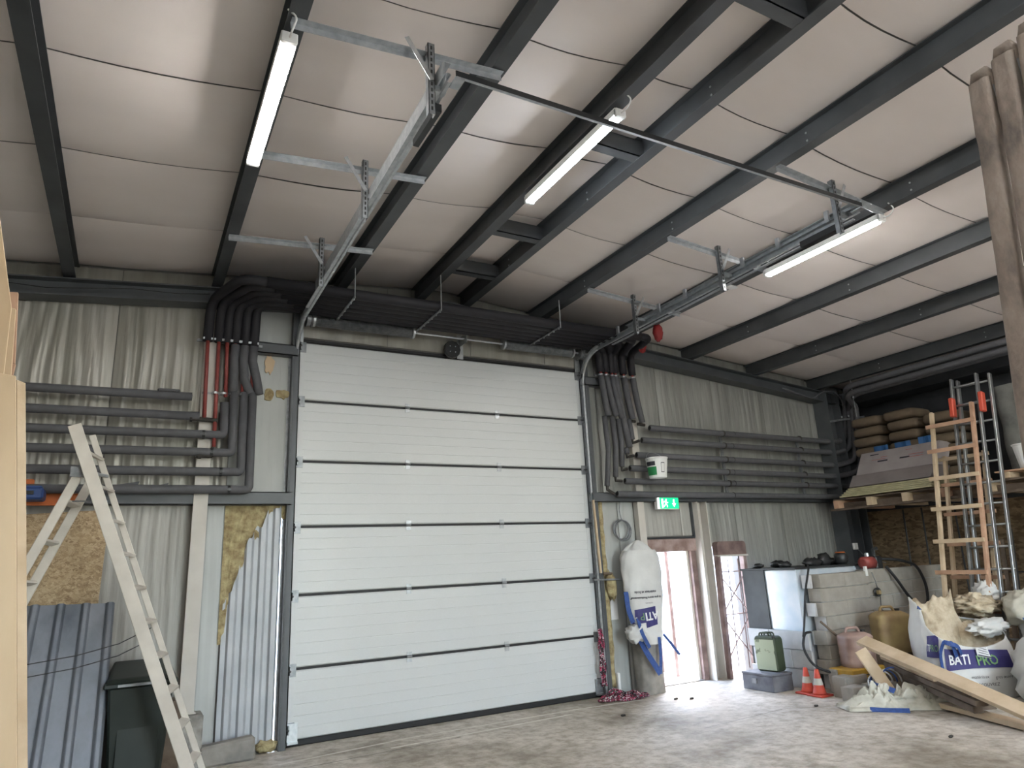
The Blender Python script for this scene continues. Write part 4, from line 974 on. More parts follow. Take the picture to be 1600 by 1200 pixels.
# ---------------------------------------------------------------- tank and block walls on the right
t = thing('fuel_tank', 'pale blue metal tank behind the grey block walls, catching daylight', 'tank', (8.0, -.9, 0))
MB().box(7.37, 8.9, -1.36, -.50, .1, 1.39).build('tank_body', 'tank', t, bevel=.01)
MB().box(7.352, 7.368, -.86, -.49, .1, 1.40).build('dark_side_shade', 'tank_d', t, bevel=.002)  # thin dark sheet stands in for shade on the tank's side
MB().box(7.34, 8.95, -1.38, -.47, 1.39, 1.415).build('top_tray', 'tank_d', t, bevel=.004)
for k, (x, y, rx, rz) in enumerate(((7.6, -.9, .10, .05), (7.5, -1.1, .07, .04), (7.9, -1.2, .16, .06), (8.2, -1.15, .12, .09), (8.45, -1.1, .1, .05), (7.45, -.7, .05, .03))):
    blob((x, y, 1.43+rz*.5), rx, .08, rz, 14, 8, .5, 3, k).build('scrap', 'plast_blk', t, smooth=True)
def block_wall(nm, lb, x0, x1, y0, y1, z0, rows, rh, bl, m_, axis='x', seed=0, jit=.012, j=.004):
    MBc = (x0+.03, x1-.03, y0+.03, y1-.012)
    t = thing(nm, lb, 'block wall', ((x0+x1)/2, (y0+y1)/2, z0)); rnd = random.Random(seed)
    if axis == 'x': MB().box(x0+.03, x1-.03, y0+.012, y1-.012, z0, z0+rows*rh-.03).build('edge_light_core', 'aacw', t)  # pale core in the joints paints the light caught by block edges
    for r_ in range(rows):
        a, b = (x0, x1) if axis == 'x' else (y0, y1)
        p = a+rnd.uniform(-jit*3, jit*3); first = True
        z = z0+r_*rh
        while p < b-.08:
            L_ = bl*(.5 if (first and r_ % 2) else 1); q = min(p+L_, b+rnd.uniform(-jit, jit)); dy = rnd.uniform(-jit, jit)
            if axis == 'x': MB().box(p+j/2, q-j/2, y0+dy, y1+dy, z+.002, z+rh-j).build('block', m_, t, bevel=.004)
            else: MB().box(x0+dy, x1+dy, p+j/2, q-j/2, z+.002, z+rh-j).build('block', m_, t, bevel=.004)
            p = q; first = False
    return t
block_wall('block_wall', 'aerated block wall painted paler for the doorway light, under the blue tank', 7.30, 7.34, -1.47, -.50, 0, 3, .22, .6, 'aacw', 'y', 1, .006)
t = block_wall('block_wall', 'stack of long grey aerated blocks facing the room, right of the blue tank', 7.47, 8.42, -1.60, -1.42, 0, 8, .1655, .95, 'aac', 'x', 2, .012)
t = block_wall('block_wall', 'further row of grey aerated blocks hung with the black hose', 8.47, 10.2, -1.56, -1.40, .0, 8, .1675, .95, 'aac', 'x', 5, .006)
for r_, dx in ((7, .0), (5, .02), (3, .05)):
    for k in range(2): tag(MB().box(7.40+dx+.025*k, 7.42+dx+.025*k, -1.52, -1.40, r_*.1655, r_*.1655+.155).build('tile_offcut', 'aacw'), '%s thin pale offcut at the block stack\'s left end, %s' % (['outer', 'inner'][k], {7: 'top course', 5: 'middle course', 3: 'lower course'}[r_]), 'offcut', 'thin offcuts at the end of the block stack')
# pump on top + hose + lamp
t = thing('fuel_pump', 'dark fuel pump with a red body on top of the block wall', 'pump', (8.6, -1.5, 1.33))
MB().lathe((8.50, -1.5, 1.42), [(.05, 0), (.08, .02), (.08, .2), (.05, .22)], 14, 'x').build('motor', 'redpipe', t, smooth=True)
MB().box(8.70, 8.84, -1.57, -1.43, 1.33, 1.50).build('pump_head', 'plast_blk', t, bevel=.02)
MB().box(8.50, 8.80, -1.56, -1.44, 1.325, 1.345).build('base_plate', 'galv_dk', t)
MB().tube([(8.77, -1.5, 1.48), (8.77, -1.5, 1.58), (8.85, -1.5, 1.60)], .025, 8).build('outlet', 'plast_blk', t)
MB().lathe((8.62, -1.5, 1.50), [(.03, 0), (.03, .04), (.01, .05)], 10).build('cap', 'galv', t)
t = thing('fuel_hose', 'thick black hose looping from the pump over the grey blocks', 'hose', (9.2, -1.62, .8))
MB().tube(bend([(8.82, -1.55, 1.46), (9.1, -1.62, 1.44), (9.45, -1.64, 1.36), (9.58, -1.64, 1.10), (9.55, -1.64, .86), (9.38, -1.64, .80), (9.15, -1.64, .95), (8.95, -1.64, 1.2), (8.84, -1.6, 1.36)], .2, 5), .019, 8).build('hose', 'rubber', t, smooth=True)
t = thing('fuel_hose', 'thin black hose hanging from the tank top past the green can', 'hose', (7.3, -1.5, .3))
MB().tube(bend([(7.62, -1.35, 1.43), (7.45, -1.50, 1.40), (7.30, -1.52, 1.15), (7.18, -1.52, .72), (7.14, -1.52, .62)], .15, 5), .013, 8).build('hose', 'rubber', t, smooth=True)
MB().tube(bend([(7.30, -1.50, .66), (7.17, -1.52, .66), (7.10, -1.52, .50), (7.14, -1.60, .30), (7.35, -1.72, .20), (7.6, -1.75, .24)], .12, 5), .015, 8).build('lower_loop', 'rubber', t, smooth=True)
t = thing('work_light', 'round black and brown work light on top of the tank', 'lamp', (8.35, -1.3, 1.42))
MB().lathe((8.36, -1.30, 1.42), [(.06, 0), (.085, .03), (.085, .11), (.06, .15)], 14).build('body', 'plast_blk', t, smooth=True)
MB().lathe((8.36, -1.30, 1.565), [(.07, 0), (.055, .012), (.0, .014)], 14).build('cap', 'orange', t)
MB().box(8.37, 8.41, -1.62, -1.59, 1.26, 1.38).build('bracket', 'white', t)
t = thing('cable_reel', 'small coil of cable with a yellow plug hanging on the grey blocks', 'cable', (8.5, -1.65, .9))
for k in range(3): MB().tube(arc((8.56+.01*k, -1.585-.008*k, 1.05), .045+.004*k, 0, 360, 14, (1, 0, 0), (0, 0, 1)), .006, 5, caps=False).build('loop', 'plast_blk', t, smooth=True)
MB().box(8.57, 8.62, -1.62, -1.57, 1.02, 1.07).build('plug', 'yeljug', t, bevel=.006)
MB().tube([(8.46, -1.64, 1.30), (8.50, -1.64, 1.2), (8.52, -1.64, 1.10)], .006, 5).build('cable', 'galv_dk', t, smooth=True)
MB().tube([(8.55, -1.64, 1.0), (8.52, -1.64, .85), (8.62, -1.66, .75), (8.7, -1.7, .70)], .006, 5).build('cable_tail', 'plast_blk', t, smooth=True)
t = thing('wall_socket', 'small white socket with a dangling cable on the corner column', 'socket', (10.05, -.35, 1.55))
MB().box(10.03, 10.12, -.34, -.30, 1.60, 1.70).build('box', 'white', t, bevel=.006)
MB().tube(bend([(10.1, -.34, 1.6), (10.0, -.5, 1.5), (9.7, -.9, 1.42), (9.3, -1.3, 1.40)], .1), .006, 5).build('cable', 'galv_dk', t, smooth=True)
tag(MB().bar((7.36, -1.62, .78), (7.95, -1.72, .27), .02, .02).build('stick', 'wood_d'), 'thin stick leaning against the pale block wall', 'stick')

# box, can, cones, small blocks ---------------------------------------
t = thing('concrete_box', 'dark grey metal toolbox on the floor under the green can', 'box', (6.98, -1.0, 0))
MB().box(6.83, 7.17, -1.25, -.77, .0, .175).build('box_body', 'conc', t, bevel=.006)
MB().box(6.825, 7.175, -1.255, -.765, .175, .20).build('lid', 'conc', t, bevel=.004)
MB().box(6.818, 6.83, -1.0, -.93, .08, .14).build('latch', 'galv_dk', t)
M['boxm'] = mat('blue_grey_box_paint', (.16, .165, .18), (.10, .10, .115), .7, 0, 7, .2)
for c_ in t.children: 
    if c_.name.startswith(('box_body', 'lid')): c_.data.materials[0] = M['boxm']
t.name = 'toolbox'
t = thing('jerry_can', 'olive green metal fuel can standing on the grey toolbox', 'can', (7.05, -1.05, .20))
P_ = [(0, 0), (.30, 0), (.30, .38), (.27, .41), (.08, .41), (.0, .34)]
yv, xv_ = -1.17, 6.96
mb = MB().prism([(0, .02), (.02, 0), (.28, 0), (.30, .02), (.30, .38), (.27, .41), (.03, .41), (.0, .38)], (7.02, -1.18, .20), (-.10, 1, 0), (0, 0, 1), (1, .1, 0), .17); mb.build('can_body', 'olive', t, bevel=.015, fixn=True)
MB().prism([(.015, .02), (.285, .02), (.285, .37), (.015, .37)], (7.014, -1.18, .20), (-.10, 1, 0), (0, 0, 1), (1, .1, 0), .008).build('pressed_panel', 'pale_can', t, fixn=True)
for dx in (.03, .075, .12): MB().tube(bend([(7.02+dx, -1.08, .60), (7.02+dx, -1.07, .645), (7.0+dx, -.95, .645), (7.0+dx, -.94, .605)], .03), .01, 6).build('handle', 'olive', t, smooth=True)
MB().lathe((7.05, -1.14, .56), [(.03, 0), (.032, .04), (.02, .055)], 10).build('spout_cap', 'plast_blk', t)
for k, (x, y, lb) in enumerate(((7.06, -1.70, 'front orange traffic cone with a dirty white band'), (7.09, -1.52, 'rear orange traffic cone partly behind the front one'))):
    t = thing('traffic_cone', lb, 'cone', (x, y, 0)); r_ = [(.075, 0), (.07, .012), (.022, .27), (.018, .28)]
    MB().lathe((x, y, .02), [(.085, 0), (.072, .02), (.052, .10), (.038, .17), (.024, .255), (.016, .265)], 20).build('cone_body', 'cone', t, smooth=True)
    MB().lathe((x, y, .02), [(.0535, .10), (.0395, .17)], 20, caps=False).build('white_band', 'bagc', t, smooth=True)
    mb = MB(); mb.box(x-.105, x+.105, y-.105, y+.105, 0, .022); mb.build('base', 'cone', t, bevel=.006)
for i, (x0, x1, y0, y1, h_, lb) in enumerate(((7.12, 7.50, -2.02, -1.84, .22, 'grey aerated block on the floor behind the front row, beside the cones'), (6.98, 7.22, -2.20, -2.05, .15, 'front grey block right of the cones, left one of the row'), (7.24, 7.60, -2.30, -2.12, .16, 'front grey block right of the cones, right one of the row'))):
    tag(MB().box(x0, x1, y0, y1, 0, h_).build('loose_block', 'aac', bevel=.006), lb, 'block')
tag(MB().box(7.3, 7.42, -1.78, -1.66, 0, .26).build('loose_block', 'aac', bevel=.006), 'small grey block standing under the pinkish jug', 'block')
t = thing('yellow_case', 'yellow plastic case lying under the pinkish jug', 'case', (7.7, -1.8, 0))
MB().box(7.32, 8.05, -1.98, -1.66, .14, .27).build('case_body', 'yelcase', t, bevel=.012)
MB().box(7.33, 8.04, -1.99, -1.65, .20, .207).build('lid_seam', 'ink', t)
MB().box(7.62, 7.78, -2.0, -1.97, .16, .22).build('handle', 'plast_blk', t, bevel=.006)
for x in (7.4, 7.9): MB().box(x, x+.08, -1.95, -1.7, 0, .14).build('foot_block', 'wood_d', t)
def jug(nm, lb, cx, cy, z, w_, d_, h_, m_, ang=0):
    t = thing(nm, lb, 'jug', (cx, cy, z)); ca, sa = math.cos(ang), math.sin(ang)
    def fn(u, v):
        a = 2*math.pi*u; c, s = math.cos(a), math.sin(a); k = (abs(c)**5+abs(s)**5)**(-.2)
        sh = 1-.10*max(0, (v-.86)/.14)**2*4 if v > .86 else 1-.03*max(0, .08-v)/.08
        sh *= 1-.012*math.cos(v*25)
        X_, Y_ = w_/2*c*k*sh, d_/2*s*k*sh
        dent = .012*noise.noise(Vector((c*2, s*2, v*3)))
        return (cx+(X_*ca-Y_*sa)*(1+dent*4), cy+(X_*sa+Y_*ca), z+h_*v)
    mb = MB().grid(fn, 36, 22); mb.add([mb.v[22*37+i] for i in range(36)], [tuple(range(36))]); mb.build('jug_body', m_, t, smooth=True)
    MB().tube(bend([(cx-.11*ca, cy-.11*sa, z+h_-.02), (cx-.09*ca, cy-.09*sa, z+h_+.05), (cx+.05*ca, cy+.05*sa, z+h_+.05), (cx+.07*ca, cy+.07*sa, z+h_-.02)], .03), .016, 8).build('handle', m_, t, smooth=True)
    MB().lathe((cx+.11*ca, cy+.11*sa, z+h_-.01), [(.03, 0), (.03, .035), (.0, .036)], 12).build('cap', 'plast_blk', t)
    return t
jug('plastic_jug', 'dirty pinkish plastic jug on the yellow case', 7.64, -1.84, .27, .36, .26, .38, 'pinkjug', -.4)
jug('plastic_jug', 'dirty yellow plastic jug standing behind the pinkish one', 8.12, -2.0, .40, .42, .28, .46, 'yeljug', -.45)
MB_ = MB().box(7.9, 8.4, -2.15, -1.85, 0, .40); tag(MB_.build('crate', 'wood_d', bevel=.006), 'dark brown crate under the yellow jug', 'crate')

# planks --------------------------------------------------------------
def plank(lb, p, q, w_, h_, m_, up=(0, 0, 1), cat='plank'):
    return tag(MB().bar(p, q, w_, h_, up).build('plank', m_, bevel=.003), lb, cat)
plank('long pale plank, topmost, sloping down to the right in front of the white bags', (7.36, -2.13, .60), (6.83, -4.1, .14), .15, .045, 'wood', up=(-.35, .1, .9))
plank('short pale board standing aslant under the high end of the long plank', (7.18, -2.22, .52), (7.26, -2.43, .12), .13, .035, 'wood', up=(-.6, -.8, .1))
plank('second pale plank just below the long topmost one', (7.62, -2.20, .42), (7.25, -3.0, .30), .12, .04, 'wood', up=(-.3, .1, .9))
plank('old brown board in the middle of the plank pile', (7.6, -2.25, .34), (6.95, -3.55, .18), .12, .05, 'wood_d')
plank('old brown board at the bottom of the plank pile, rear', (7.75, -2.35, .22), (7.15, -3.5, .12), .13, .05, 'wood_d')
plank('old brown board with a pale end, second lowest in the plank pile', (7.5, -2.5, .24), (7.05, -3.45, .10), .10, .06, 'wood_d')
plank('pale plank lying on the floor at the bottom right', (7.35, -2.85, .05), (6.88, -4.2, .03), .14, .045, 'wood')
# crumpled bag on the floor ------------------------------------------
def cbag(u, v):
    x = 6.62+.92*u; t_ = -2.33-.72*u-.0*v
    nrm = Vector((.46, .84, 0)); c = Vector((x, t_, 0))+nrm*(.34*(v-.4))
    e = min(u, 1-u)*4; e = min(1, e); f_ = min(1, min(v, 1-v)*3.2)
    h_ = .03+e*f_*(.07+.13*noise.noise(Vector((u*5, v*4, 2)))+.17*abs(noise.noise(Vector((u*9, v*8, 7))))+.07*abs(noise.noise(Vector((u*24, v*19, 3)))))
    c += Vector((noise.noise(Vector((u*6, v*5, 9))), noise.noise(Vector((u*6, v*5, 19))), 0))*.07
    return (c.x, c.y, max(.006, h_ if 0 < v < 1 and 0 < u < 1 else .006))
t = thing('crumpled_bag', 'crumpled cream woven bag lying on the floor in front of the planks', 'bag', (6.95, -2.7, 0))
MB().grid(cbag, 90, 50).build('bag_sheet', 'bagc', t, smooth=False, solid=.004)
strap([(6.72, -2.56, .02), (6.80, -2.66, .015), (6.94, -2.84, .02)], .05, par=t)
strap([(7.0, -2.40, .26), (6.98, -2.52, .22), (7.02, -2.66, .17)], .06, par=t)
t = thing('blue_rope_heap', 'heap of blue cord lying behind the crumpled bag', 'cord', (7.35, -2.3, 0))
for k in range(6): MB().tube(arc((7.28+.03*k, -2.28-.02*k, .18), .09+.012*k, 0, 200, 12, (.9, -.4, 0), (0, 0, 1)), .009, 5).build('cord_loop', 'strap' if k % 2 else 'bagw', t, smooth=True)

# big bag with print ---------------------------------------------------
t = thing('builders_bag', 'large white builder\'s bag with a navy printed band and blue straps, open top', 'bag', (8.15, -2.7, 0))
C0 = Vector((8.20, -2.75, 0)); uu = Vector((.90, -.436, 0)); vv = Vector((.436, .90, 0)); HA, HB = .47, .29
def rim(a):
    """rim height by angle; front-left, front, right, back"""
    x, y = math.cos(a), math.sin(a)
    return .72+.16*y-.06*x+.05*math.cos(2*a+.6)+ (.14 if (x < -.3 and y > -.2) else 0)*min(1, (-x-.3)*2)
def bb(u, v, inner=0):
    a = 2*math.pi*u; c, s = math.cos(a), math.sin(a); k = (abs(c)**4+abs(s)**4)**(-.25)
    h_ = rim(a); z = h_*v
    bul = .90+.13*math.sin(math.pi*min(1, v*1.05))-.0*v
    n_ = 1+.035*noise.noise(Vector((c*2.2, s*2.2, v*2.5)))+.03*noise.noise(Vector((c*6, s*6, v*7)))
    r_ = bul*n_*(1-inner)
    p = C0+uu*(HA*c*k*r_)+vv*(HB*s*k*r_)
    return Vector((p.x, p.y, z))
MB().grid(bb, 64, 24).build('bag_body', 'bagw', t, smooth=True, solid=.006)
MB().grid(lambda u, v: bb(u, .55+.43*v, .03), 64, 6, flip=True).build('lining', 'sandin', t, smooth=True)
def mound(u, v):
    a = 2*math.pi*u; c, s = math.cos(a), math.sin(a); k = (abs(c)**4+abs(s)**4)**(-.25)
    r_ = .93*(1-v); q = C0+uu*(HA*c*k*r_)+vv*(HB*s*k*r_)
    h_ = rim(a)-.13+.20*v*(.6+.4*s)+.09*noise.noise(Vector((q.x*8, q.y*8, 0)))+.07*abs(noise.noise(Vector((q.x*17, q.y*17, 0))))
    return (q.x, q.y, h_)
MB().grid(mound, 90, 30).build('rubbish', 'sand', t, smooth=True)
# decal helper on the bag's front (s: along front 0..1, z)
def bfront(s, z, off=.006):
    """s from -1 (left corner) to 1 (right corner) along the camera side of the bag"""
    a = math.atan2(-1, s) if abs(s) <= 1 else 0
    if s < -1: a = math.atan2(-1+( -1-s), -1)
    u = (a/(2*math.pi)) % 1; h_ = rim(a); p = bb(u, min(1, z/h_)); n = Vector((p.x-C0.x, p.y-C0.y, 0)).normalized()
    return p+n*off*2
def bdecal(s0, s1, zf, m_, nm, ns=24, off=.006, par=None):
    MB().grid(lambda u, v: bfront(s0+(s1-s0)*u, zf(u)[0]+(zf(u)[1]-zf(u)[0])*v, off), ns, 8).build(nm, m_, par or t)
bdecal(-.92, .72, lambda u: (.30+.02*math.sin(u*3), .52-.04*u+.0*u), 'navy', 'printed_band')
bdecal(-1.65, -1.12, lambda u: (.43, .64+.02*u), 'navy', 'side_print')
def btext(s, size, s0, z, m_, scale=2.0, par=None, off=.012, bold=.0, slope=0):
    mb = text_mb(s, size, (0, 0, 0), (1, 0, 0), (0, 0, 1), 0, 'LEFT', bold)
    for p in mb.v:
        q = bfront(s0+p.x*scale, z+p.z+slope*p.x, off); p.x, p.y, p.z = q
    return mb.build('lettering', m_, par or t)
btext('BATI', .135, -.80, .365, 'wprint', 1.8, bold=.003)
btext('PRO', .135, -.16, .35, 'limegr', 1.8, bold=.003)
btext('matériaux', .045, -.35, .22, 'ink'); btext('gros œuvre', .045, .15, .21, 'ink')
btext('DÉCOUVREZ', .045, -.30, .14, 'ink')
btext('TI', .10, -1.60, .49, 'wprint', 2.0); btext('PRO', .10, -1.48, .49, 'limegr', 1.9)
strap([bfront(-1.02, .30, .02), bfront(-1.0, .48, .03), bfront(-.82, .62, .04), bfront(-.66, .72, .05)], .05, par=t)
strap([bfront(-.66, .74, .05), bfront(-.62, .60, .04), bfront(-.58, .44, .02)], .06, par=t)
strap([bfront(-.66, .74, .05), bfront(-.50, .62, .05), bfront(-.46, .46, .02)], .045, par=t)
strap([bfront(-1.95, .93, .0), bfront(-1.9, 1.0, .0), bfront(-1.8, .93, .0)], .04, par=t)
mb = MB().grid(lambda u, v: bfront(-.12+.26*u+.0*v, .44+.17*v-.03*u, .02), 6, 6); mb.build('paper_tag', 'paper', t)
for k in range(5): MB().grid(lambda u, v: bfront(-.08+.18*u, .475+.024*k-.03*u+.006*v, .024), 4, 1).build('tag_print', 'ink', t)
MB().grid(lambda u, v: bfront(-.11+.24*u, .445-.03*u+.012*v, .024), 4, 1).build('tag_print', 'ink', t)
# cloth roll over the right rim
def lump(nm, lb, cat, c, r3, m_, seed, amp=.35, fr_=3, flat=None):
    return tag(blob(c, *r3, 36, 22, amp, fr_, seed, flat).build(nm, m_, smooth=True), lb, cat)
lump('cloth_bundle', 'pale grey cloth fold lying over the right rim of the printed bag', 'cloth', (8.36, -2.98, .70), (.30, .12, .09), 'bagw', 3, .4, 3)
lump('plastic_bag', 'small white knotted plastic bag on top of the rubbish', 'bag', (8.95, -2.72, 1.03), (.13, .12, .13), 'bagw', 8, .35, 4)
lump('sack', 'cream paper sack at the right picture edge behind the printed bag', 'sack', (8.95, -3.15, .86), (.34, .22, .20), 'bagc', 9, .3, 2.5)
lump('paper_heap', 'crumpled brown paper heap between the printed bag and the cream sack', 'paper', (8.72, -2.70, .90), (.28, .2, .12), 'sand', 6, .6, 4)
lump('builders_bag', 'off-white woven bag at the right picture edge above the plank end', 'bag', (8.42, -3.62, .27), (.50, .40, .40), 'bagw', 12, .28, 1.6, 0.0)
lump('builders_bag', 'grey-white bag behind, at the right picture edge with a blue strap', 'bag', (9.02, -3.30, .45), (.38, .34, .40), 'bagw', 15, .25, 2, 0.0)
t2 = tag(strap([(8.52, -3.28, .80), (8.50, -3.36, .62), (8.52, -3.36, .50)], .05), 'blue strap end hanging over the grey-white bag', 'strap')
# ---------------------------------------------------------------- storage shelf on the right
t = thing('storage_shelf', 'long timber storage shelf along the right wall with projecting joists', 'shelf', (10.2, -4, 2.2))
MB().box(9.62, 9.68, -8.5, -.42, 2.19, 2.30).build('edge_beam', 'wood_d', t)
MB().box(9.52, 9.60, -8.5, -.4, 2.19, 2.22).build('ledge', 'wood_d', t)
k = 0; y = -.48
while y > -8.4:
    MB().box(9.5, 10.9, y-.09, y, 2.22, 2.34).build('joist', 'wood' if k % 3 else 'wood_r', t, bevel=.003); y -= .55; k += 1
x = 9.55
while x < 10.85: MB().box(x, x+.14, -8.5, -.45, 2.342, 2.362).build('deck_board', 'wood_d', t); x += .155
for y in (-3.55, -6.8): MB().box(9.62, 9.72, y-.1, y, 0, 2.2).build('leg', 'wood_d', t)
# insulation boards
t = thing('board_stack', 'tilted stack of pale yellow insulation boards on the shelf edge', 'boards', (9.9, -1.4, 2.36))
for k in range(5):
    MB().hexa([(9.48+.03*k, -2.04+.01*k, 2.374+k*.028), (10.4, -2.0, 2.374+k*.028), (10.4, -.62, 2.374+k*.028), (9.48+.03*k, -.62-.02*k, 2.374+k*.028),
               (9.48+.03*k, -2.04+.01*k, 2.394+k*.028), (10.4, -2.0, 2.394+k*.028), (10.4, -.62, 2.394+k*.028), (9.48+.03*k, -.62-.02*k, 2.394+k*.028)]).build('board', 'board_y', t)
t = thing('carton', 'long light grey printed cartons leaning on the yellow boards, upper face', 'carton', (9.9, -1.4, 2.52))
def tilt(x0, z0, x1, z1, y0, y1, th, nm, m_, par):
    return MB().hexa([(x0, y1, z0), (x0+th, y1, z0-.01), (x0+th, y0, z0-.01), (x0, y0, z0), (x1, y1-.0, z1), (x1+th, y1, z1-.01), (x1+th, y0, z1-.01), (x1, y0, z1)]).build(nm, m_, par, bevel=.004)
tilt(9.60, 2.52, 9.74, 2.70, -.72, -1.98, .4, 'carton_face', 'brownbox', t)
M['carton2'] = mat('grey_brown_carton', (.26, .225, .215), (.21, .18, .175), .7, 0, 3)
t.children[0].data.materials[0] = M['carton2']
tilt(9.74, 2.70, 9.96, 3.04, -.78, -2.0, .3, 'carton_face', 'board_w', t)
def onface(y, z, w_, h_, nm, m_):
    xx = lambda zz: 9.74+(zz-2.70)*(.22/.34)-.006
    MB().add([(xx(z), y, z), (xx(z), y-w_, z), (xx(z+h_), y-w_, z+h_), (xx(z+h_), y, z+h_)], [(0, 1, 2, 3)]).build(nm, m_, t)
for y, z, w_, h_, m_ in ((-.95, 2.98, .14, .015, 'ink'), (-1.10, 2.86, .16, .022, 'ink'), (-1.45, 2.86, .15, .022, 'ink'), (-1.58, 2.90, .22, .006, 'redp'), (-1.58, 2.86, .22, .006, 'redp'), (-1.0, 2.90, .22, .005, 'redp'), (-1.52, 2.98, .1, .006, 'redp'), (-1.14, 2.93, .10, .006, 'redp')):
    onface(y, z, w_, h_, 'carton_print', m_)
# sacks and boxes behind
rnd = random.Random(11)
def sackstack(lb, x, y, n, w_=.55, d_=.5, h_=.16, m_='brownbox', grp='brown sacks on the shelf'):
    for k in range(n):
        c = (x+rnd.uniform(-.02, .02), y+rnd.uniform(-.02, .02), 2.37+h_*(k+.5))
        def fn(u, v, c=c, s_=rnd.random()*9):
            a = 2*math.pi*u; b = math.pi*(v-.5); q = lambda z_, e: math.copysign(abs(z_)**e, z_)
            px = q(math.cos(b), .35)*q(math.cos(a), .3); py = q(math.cos(b), .35)*q(math.sin(a), .3); pz_ = q(math.sin(b), .6)
            n_ = 1+.05*noise.noise(Vector((px*2+s_, py*2, pz_)))
            return (c[0]+px*w_/2*n_, c[1]+py*d_/2*n_, c[2]+pz_*h_/2*.97)
        tag(MB().grid(fn, 28, 12).build('brown_sack', m_, smooth=True), '%s, %s' % (lb, ['lowest', 'second from below', 'third from below', 'fourth from below', 'fifth from below', 'sixth from below', 'seventh from below', 'eighth from below'][k]), 'sack', grp)
sackstack('brown sack in the left stack behind the cartons', 10.42, -.80, 8)
sackstack('brown sack in the middle stack behind the cartons', 10.42, -1.36, 8)
sackstack('brown sack in the right stack behind the cartons', 10.42, -1.92, 7)
for k, (y, z) in enumerate(((-.90, 2.98), (-1.25, 2.98), (-1.62, 3.0))):
    t = tag(MB().grid(lambda u, v: (10.118-.012*math.sin(u*9+k), y-.24*u, z+.16*v), 8, 3).build('blue_plastic_wrap', 'bluep'), 'patch of blue printed plastic on the brown sacks, %s' % ['left', 'middle', 'right'][k], 'wrap', 'blue plastic on the brown sacks')
# wrapped pallet behind the ladders
t = thing('wrapped_pallet', 'dark load in crinkled clear wrap on the shelf behind the ladders', 'pallet load', (10.4, -3.1, 2.36))
def wr_(u, v):
    a = 2*math.pi*u; c, s = math.cos(a), math.sin(a); k = (abs(c)**8+abs(s)**8)**(-.125)
    n_ = 1+.03*noise.noise(Vector((c*3, s*3, v*5)))
    return (10.42+.36*c*k*n_, -3.35+.62*s*k*n_, 2.48+1.15*v)
mb = MB().grid(wr_, 60, 24); mb.add([mb.v[24*61+i] for i in range(60)], [tuple(range(60))]); mb.build('wrapped_load', 'wrap', t, smooth=True)
for x in (10.1, 10.4, 10.7): MB().box(x-.05, x+.05, -3.95, -2.75, 2.365, 2.45).build('bearer', 'wood', t)
for k in range(5): MB().box(10.05, 10.8, -3.95+.24*k, -3.83+.24*k, 2.45, 2.475).build('deck_board', 'wood', t)
t = thing('pallet', 'light wooden pallet at the right picture edge under the white bucket', 'pallet', (9.7, -3.4, 2.36))
for y in (-2.92, -3.4, -3.9): MB().box(9.5, 10.0, y-.09, y, 2.365, 2.44).build('bearer', 'wood', t, bevel=.003)
for x in (9.5, 9.66, 9.84): MB().box(x, x+.12, -4.0, -2.84, 2.442, 2.462).build('deck_board', 'wood_r', t, bevel=.003)
t = thing('bucket', 'white bucket on the pallet at the right picture edge', 'bucket', (9.66, -3.18, 2.46))
MB().lathe((9.66, -3.20, 2.465), [(.12, 0), (.155, .28), (.165, .285), (.165, .30), (.15, .302)], 24).build('tub', 'white', t, smooth=False)
MB().tube(arc((9.66, -3.2, 2.74), .165, 180, 360, 12, (0, 1, 0), (-.6, 0, .8)), .004, 5).build('wire_handle', 'galv_dk', t)
# pipe runs under the eaves on the right
tag(MB().box(10.42, 10.88, -14, -.4, 3.95, 4.10).build('eaves_gutter_box', 'steel_dk'), 'dark boxed-in beam under the lowest roof beam', 'beam')
# rods leaning at the lower right wall, timbers
for k, (y, lb) in enumerate(((-.75, 'left'), (-1.05, 'middle'), (-1.55, 'right'))):
    tag(MB().tube([(10.5, y-.1, 0), (10.8, y, 2.18)], .014, 6).build('steel_rod', 'steel_dk'), 'thin dark rod leaning on the chipboard, %s of three' % lb, 'rod', 'rods on the chipboard wall')
for k in range(9):
    y = -2.1-.17*k+rnd.uniform(-.03, .03)
    tag(MB().bar((10.2+rnd.uniform(0, .2), y-.1, 0), (10.75, y, 1.5+rnd.uniform(-.15, .5)), .05+.03*rnd.random(), .03).build('old_timber', ['wood_d', 'steel_dk', 'mud'][k % 3]),
        'old dark timber leaning on the wall behind the ladders, number %s from the left' % ['one', 'two', 'three', 'four', 'five', 'six', 'seven', 'eight', 'nine'][k], 'timber', 'old timbers behind the ladders')

# ladders -------------------------------------------------------------
def lplane(x1, z1, x2, z2): return lambda z: x2+(x1-x2)*(z-z2)/(z1-z2)
f1 = lplane(9.35, 3.3, 8.9, 1.0)
t = thing('wooden_ladder', 'home-made wooden ladder with nailed rungs, front and taller one', 'ladder', (8.8, -2.5, 0))
for y, z1, m_ in ((-2.31, 3.33, 'wood'), (-2.83, 3.36, 'wood_r')):
    MB().bar((f1(0), y+.06, 0), (f1(z1), y, z1), .055, .04, up=(0, 1, 0)).build('stile', m_, t, bevel=.003)
for k, z in enumerate((3.135, 2.80, 2.44, 2.05, 1.645, 1.27, .90, .5)):
    MB().bar((f1(z)-.035, -2.235+.03*(3.1-z)*.8, z), (f1(z)-.035, -2.865+.035*(3.1-z), z-.005), .022, .05, up=(0, 0, 1)).build('rung', 'wood' if k in (2, 3, 4) else 'wood_r', t, bevel=.002)
f2 = lplane(9.46, 2.7, 9.15, 1.0)
t = thing('wooden_ladder', 'shorter home-made wooden ladder standing behind the taller one', 'ladder', (9.0, -2.5, 0))
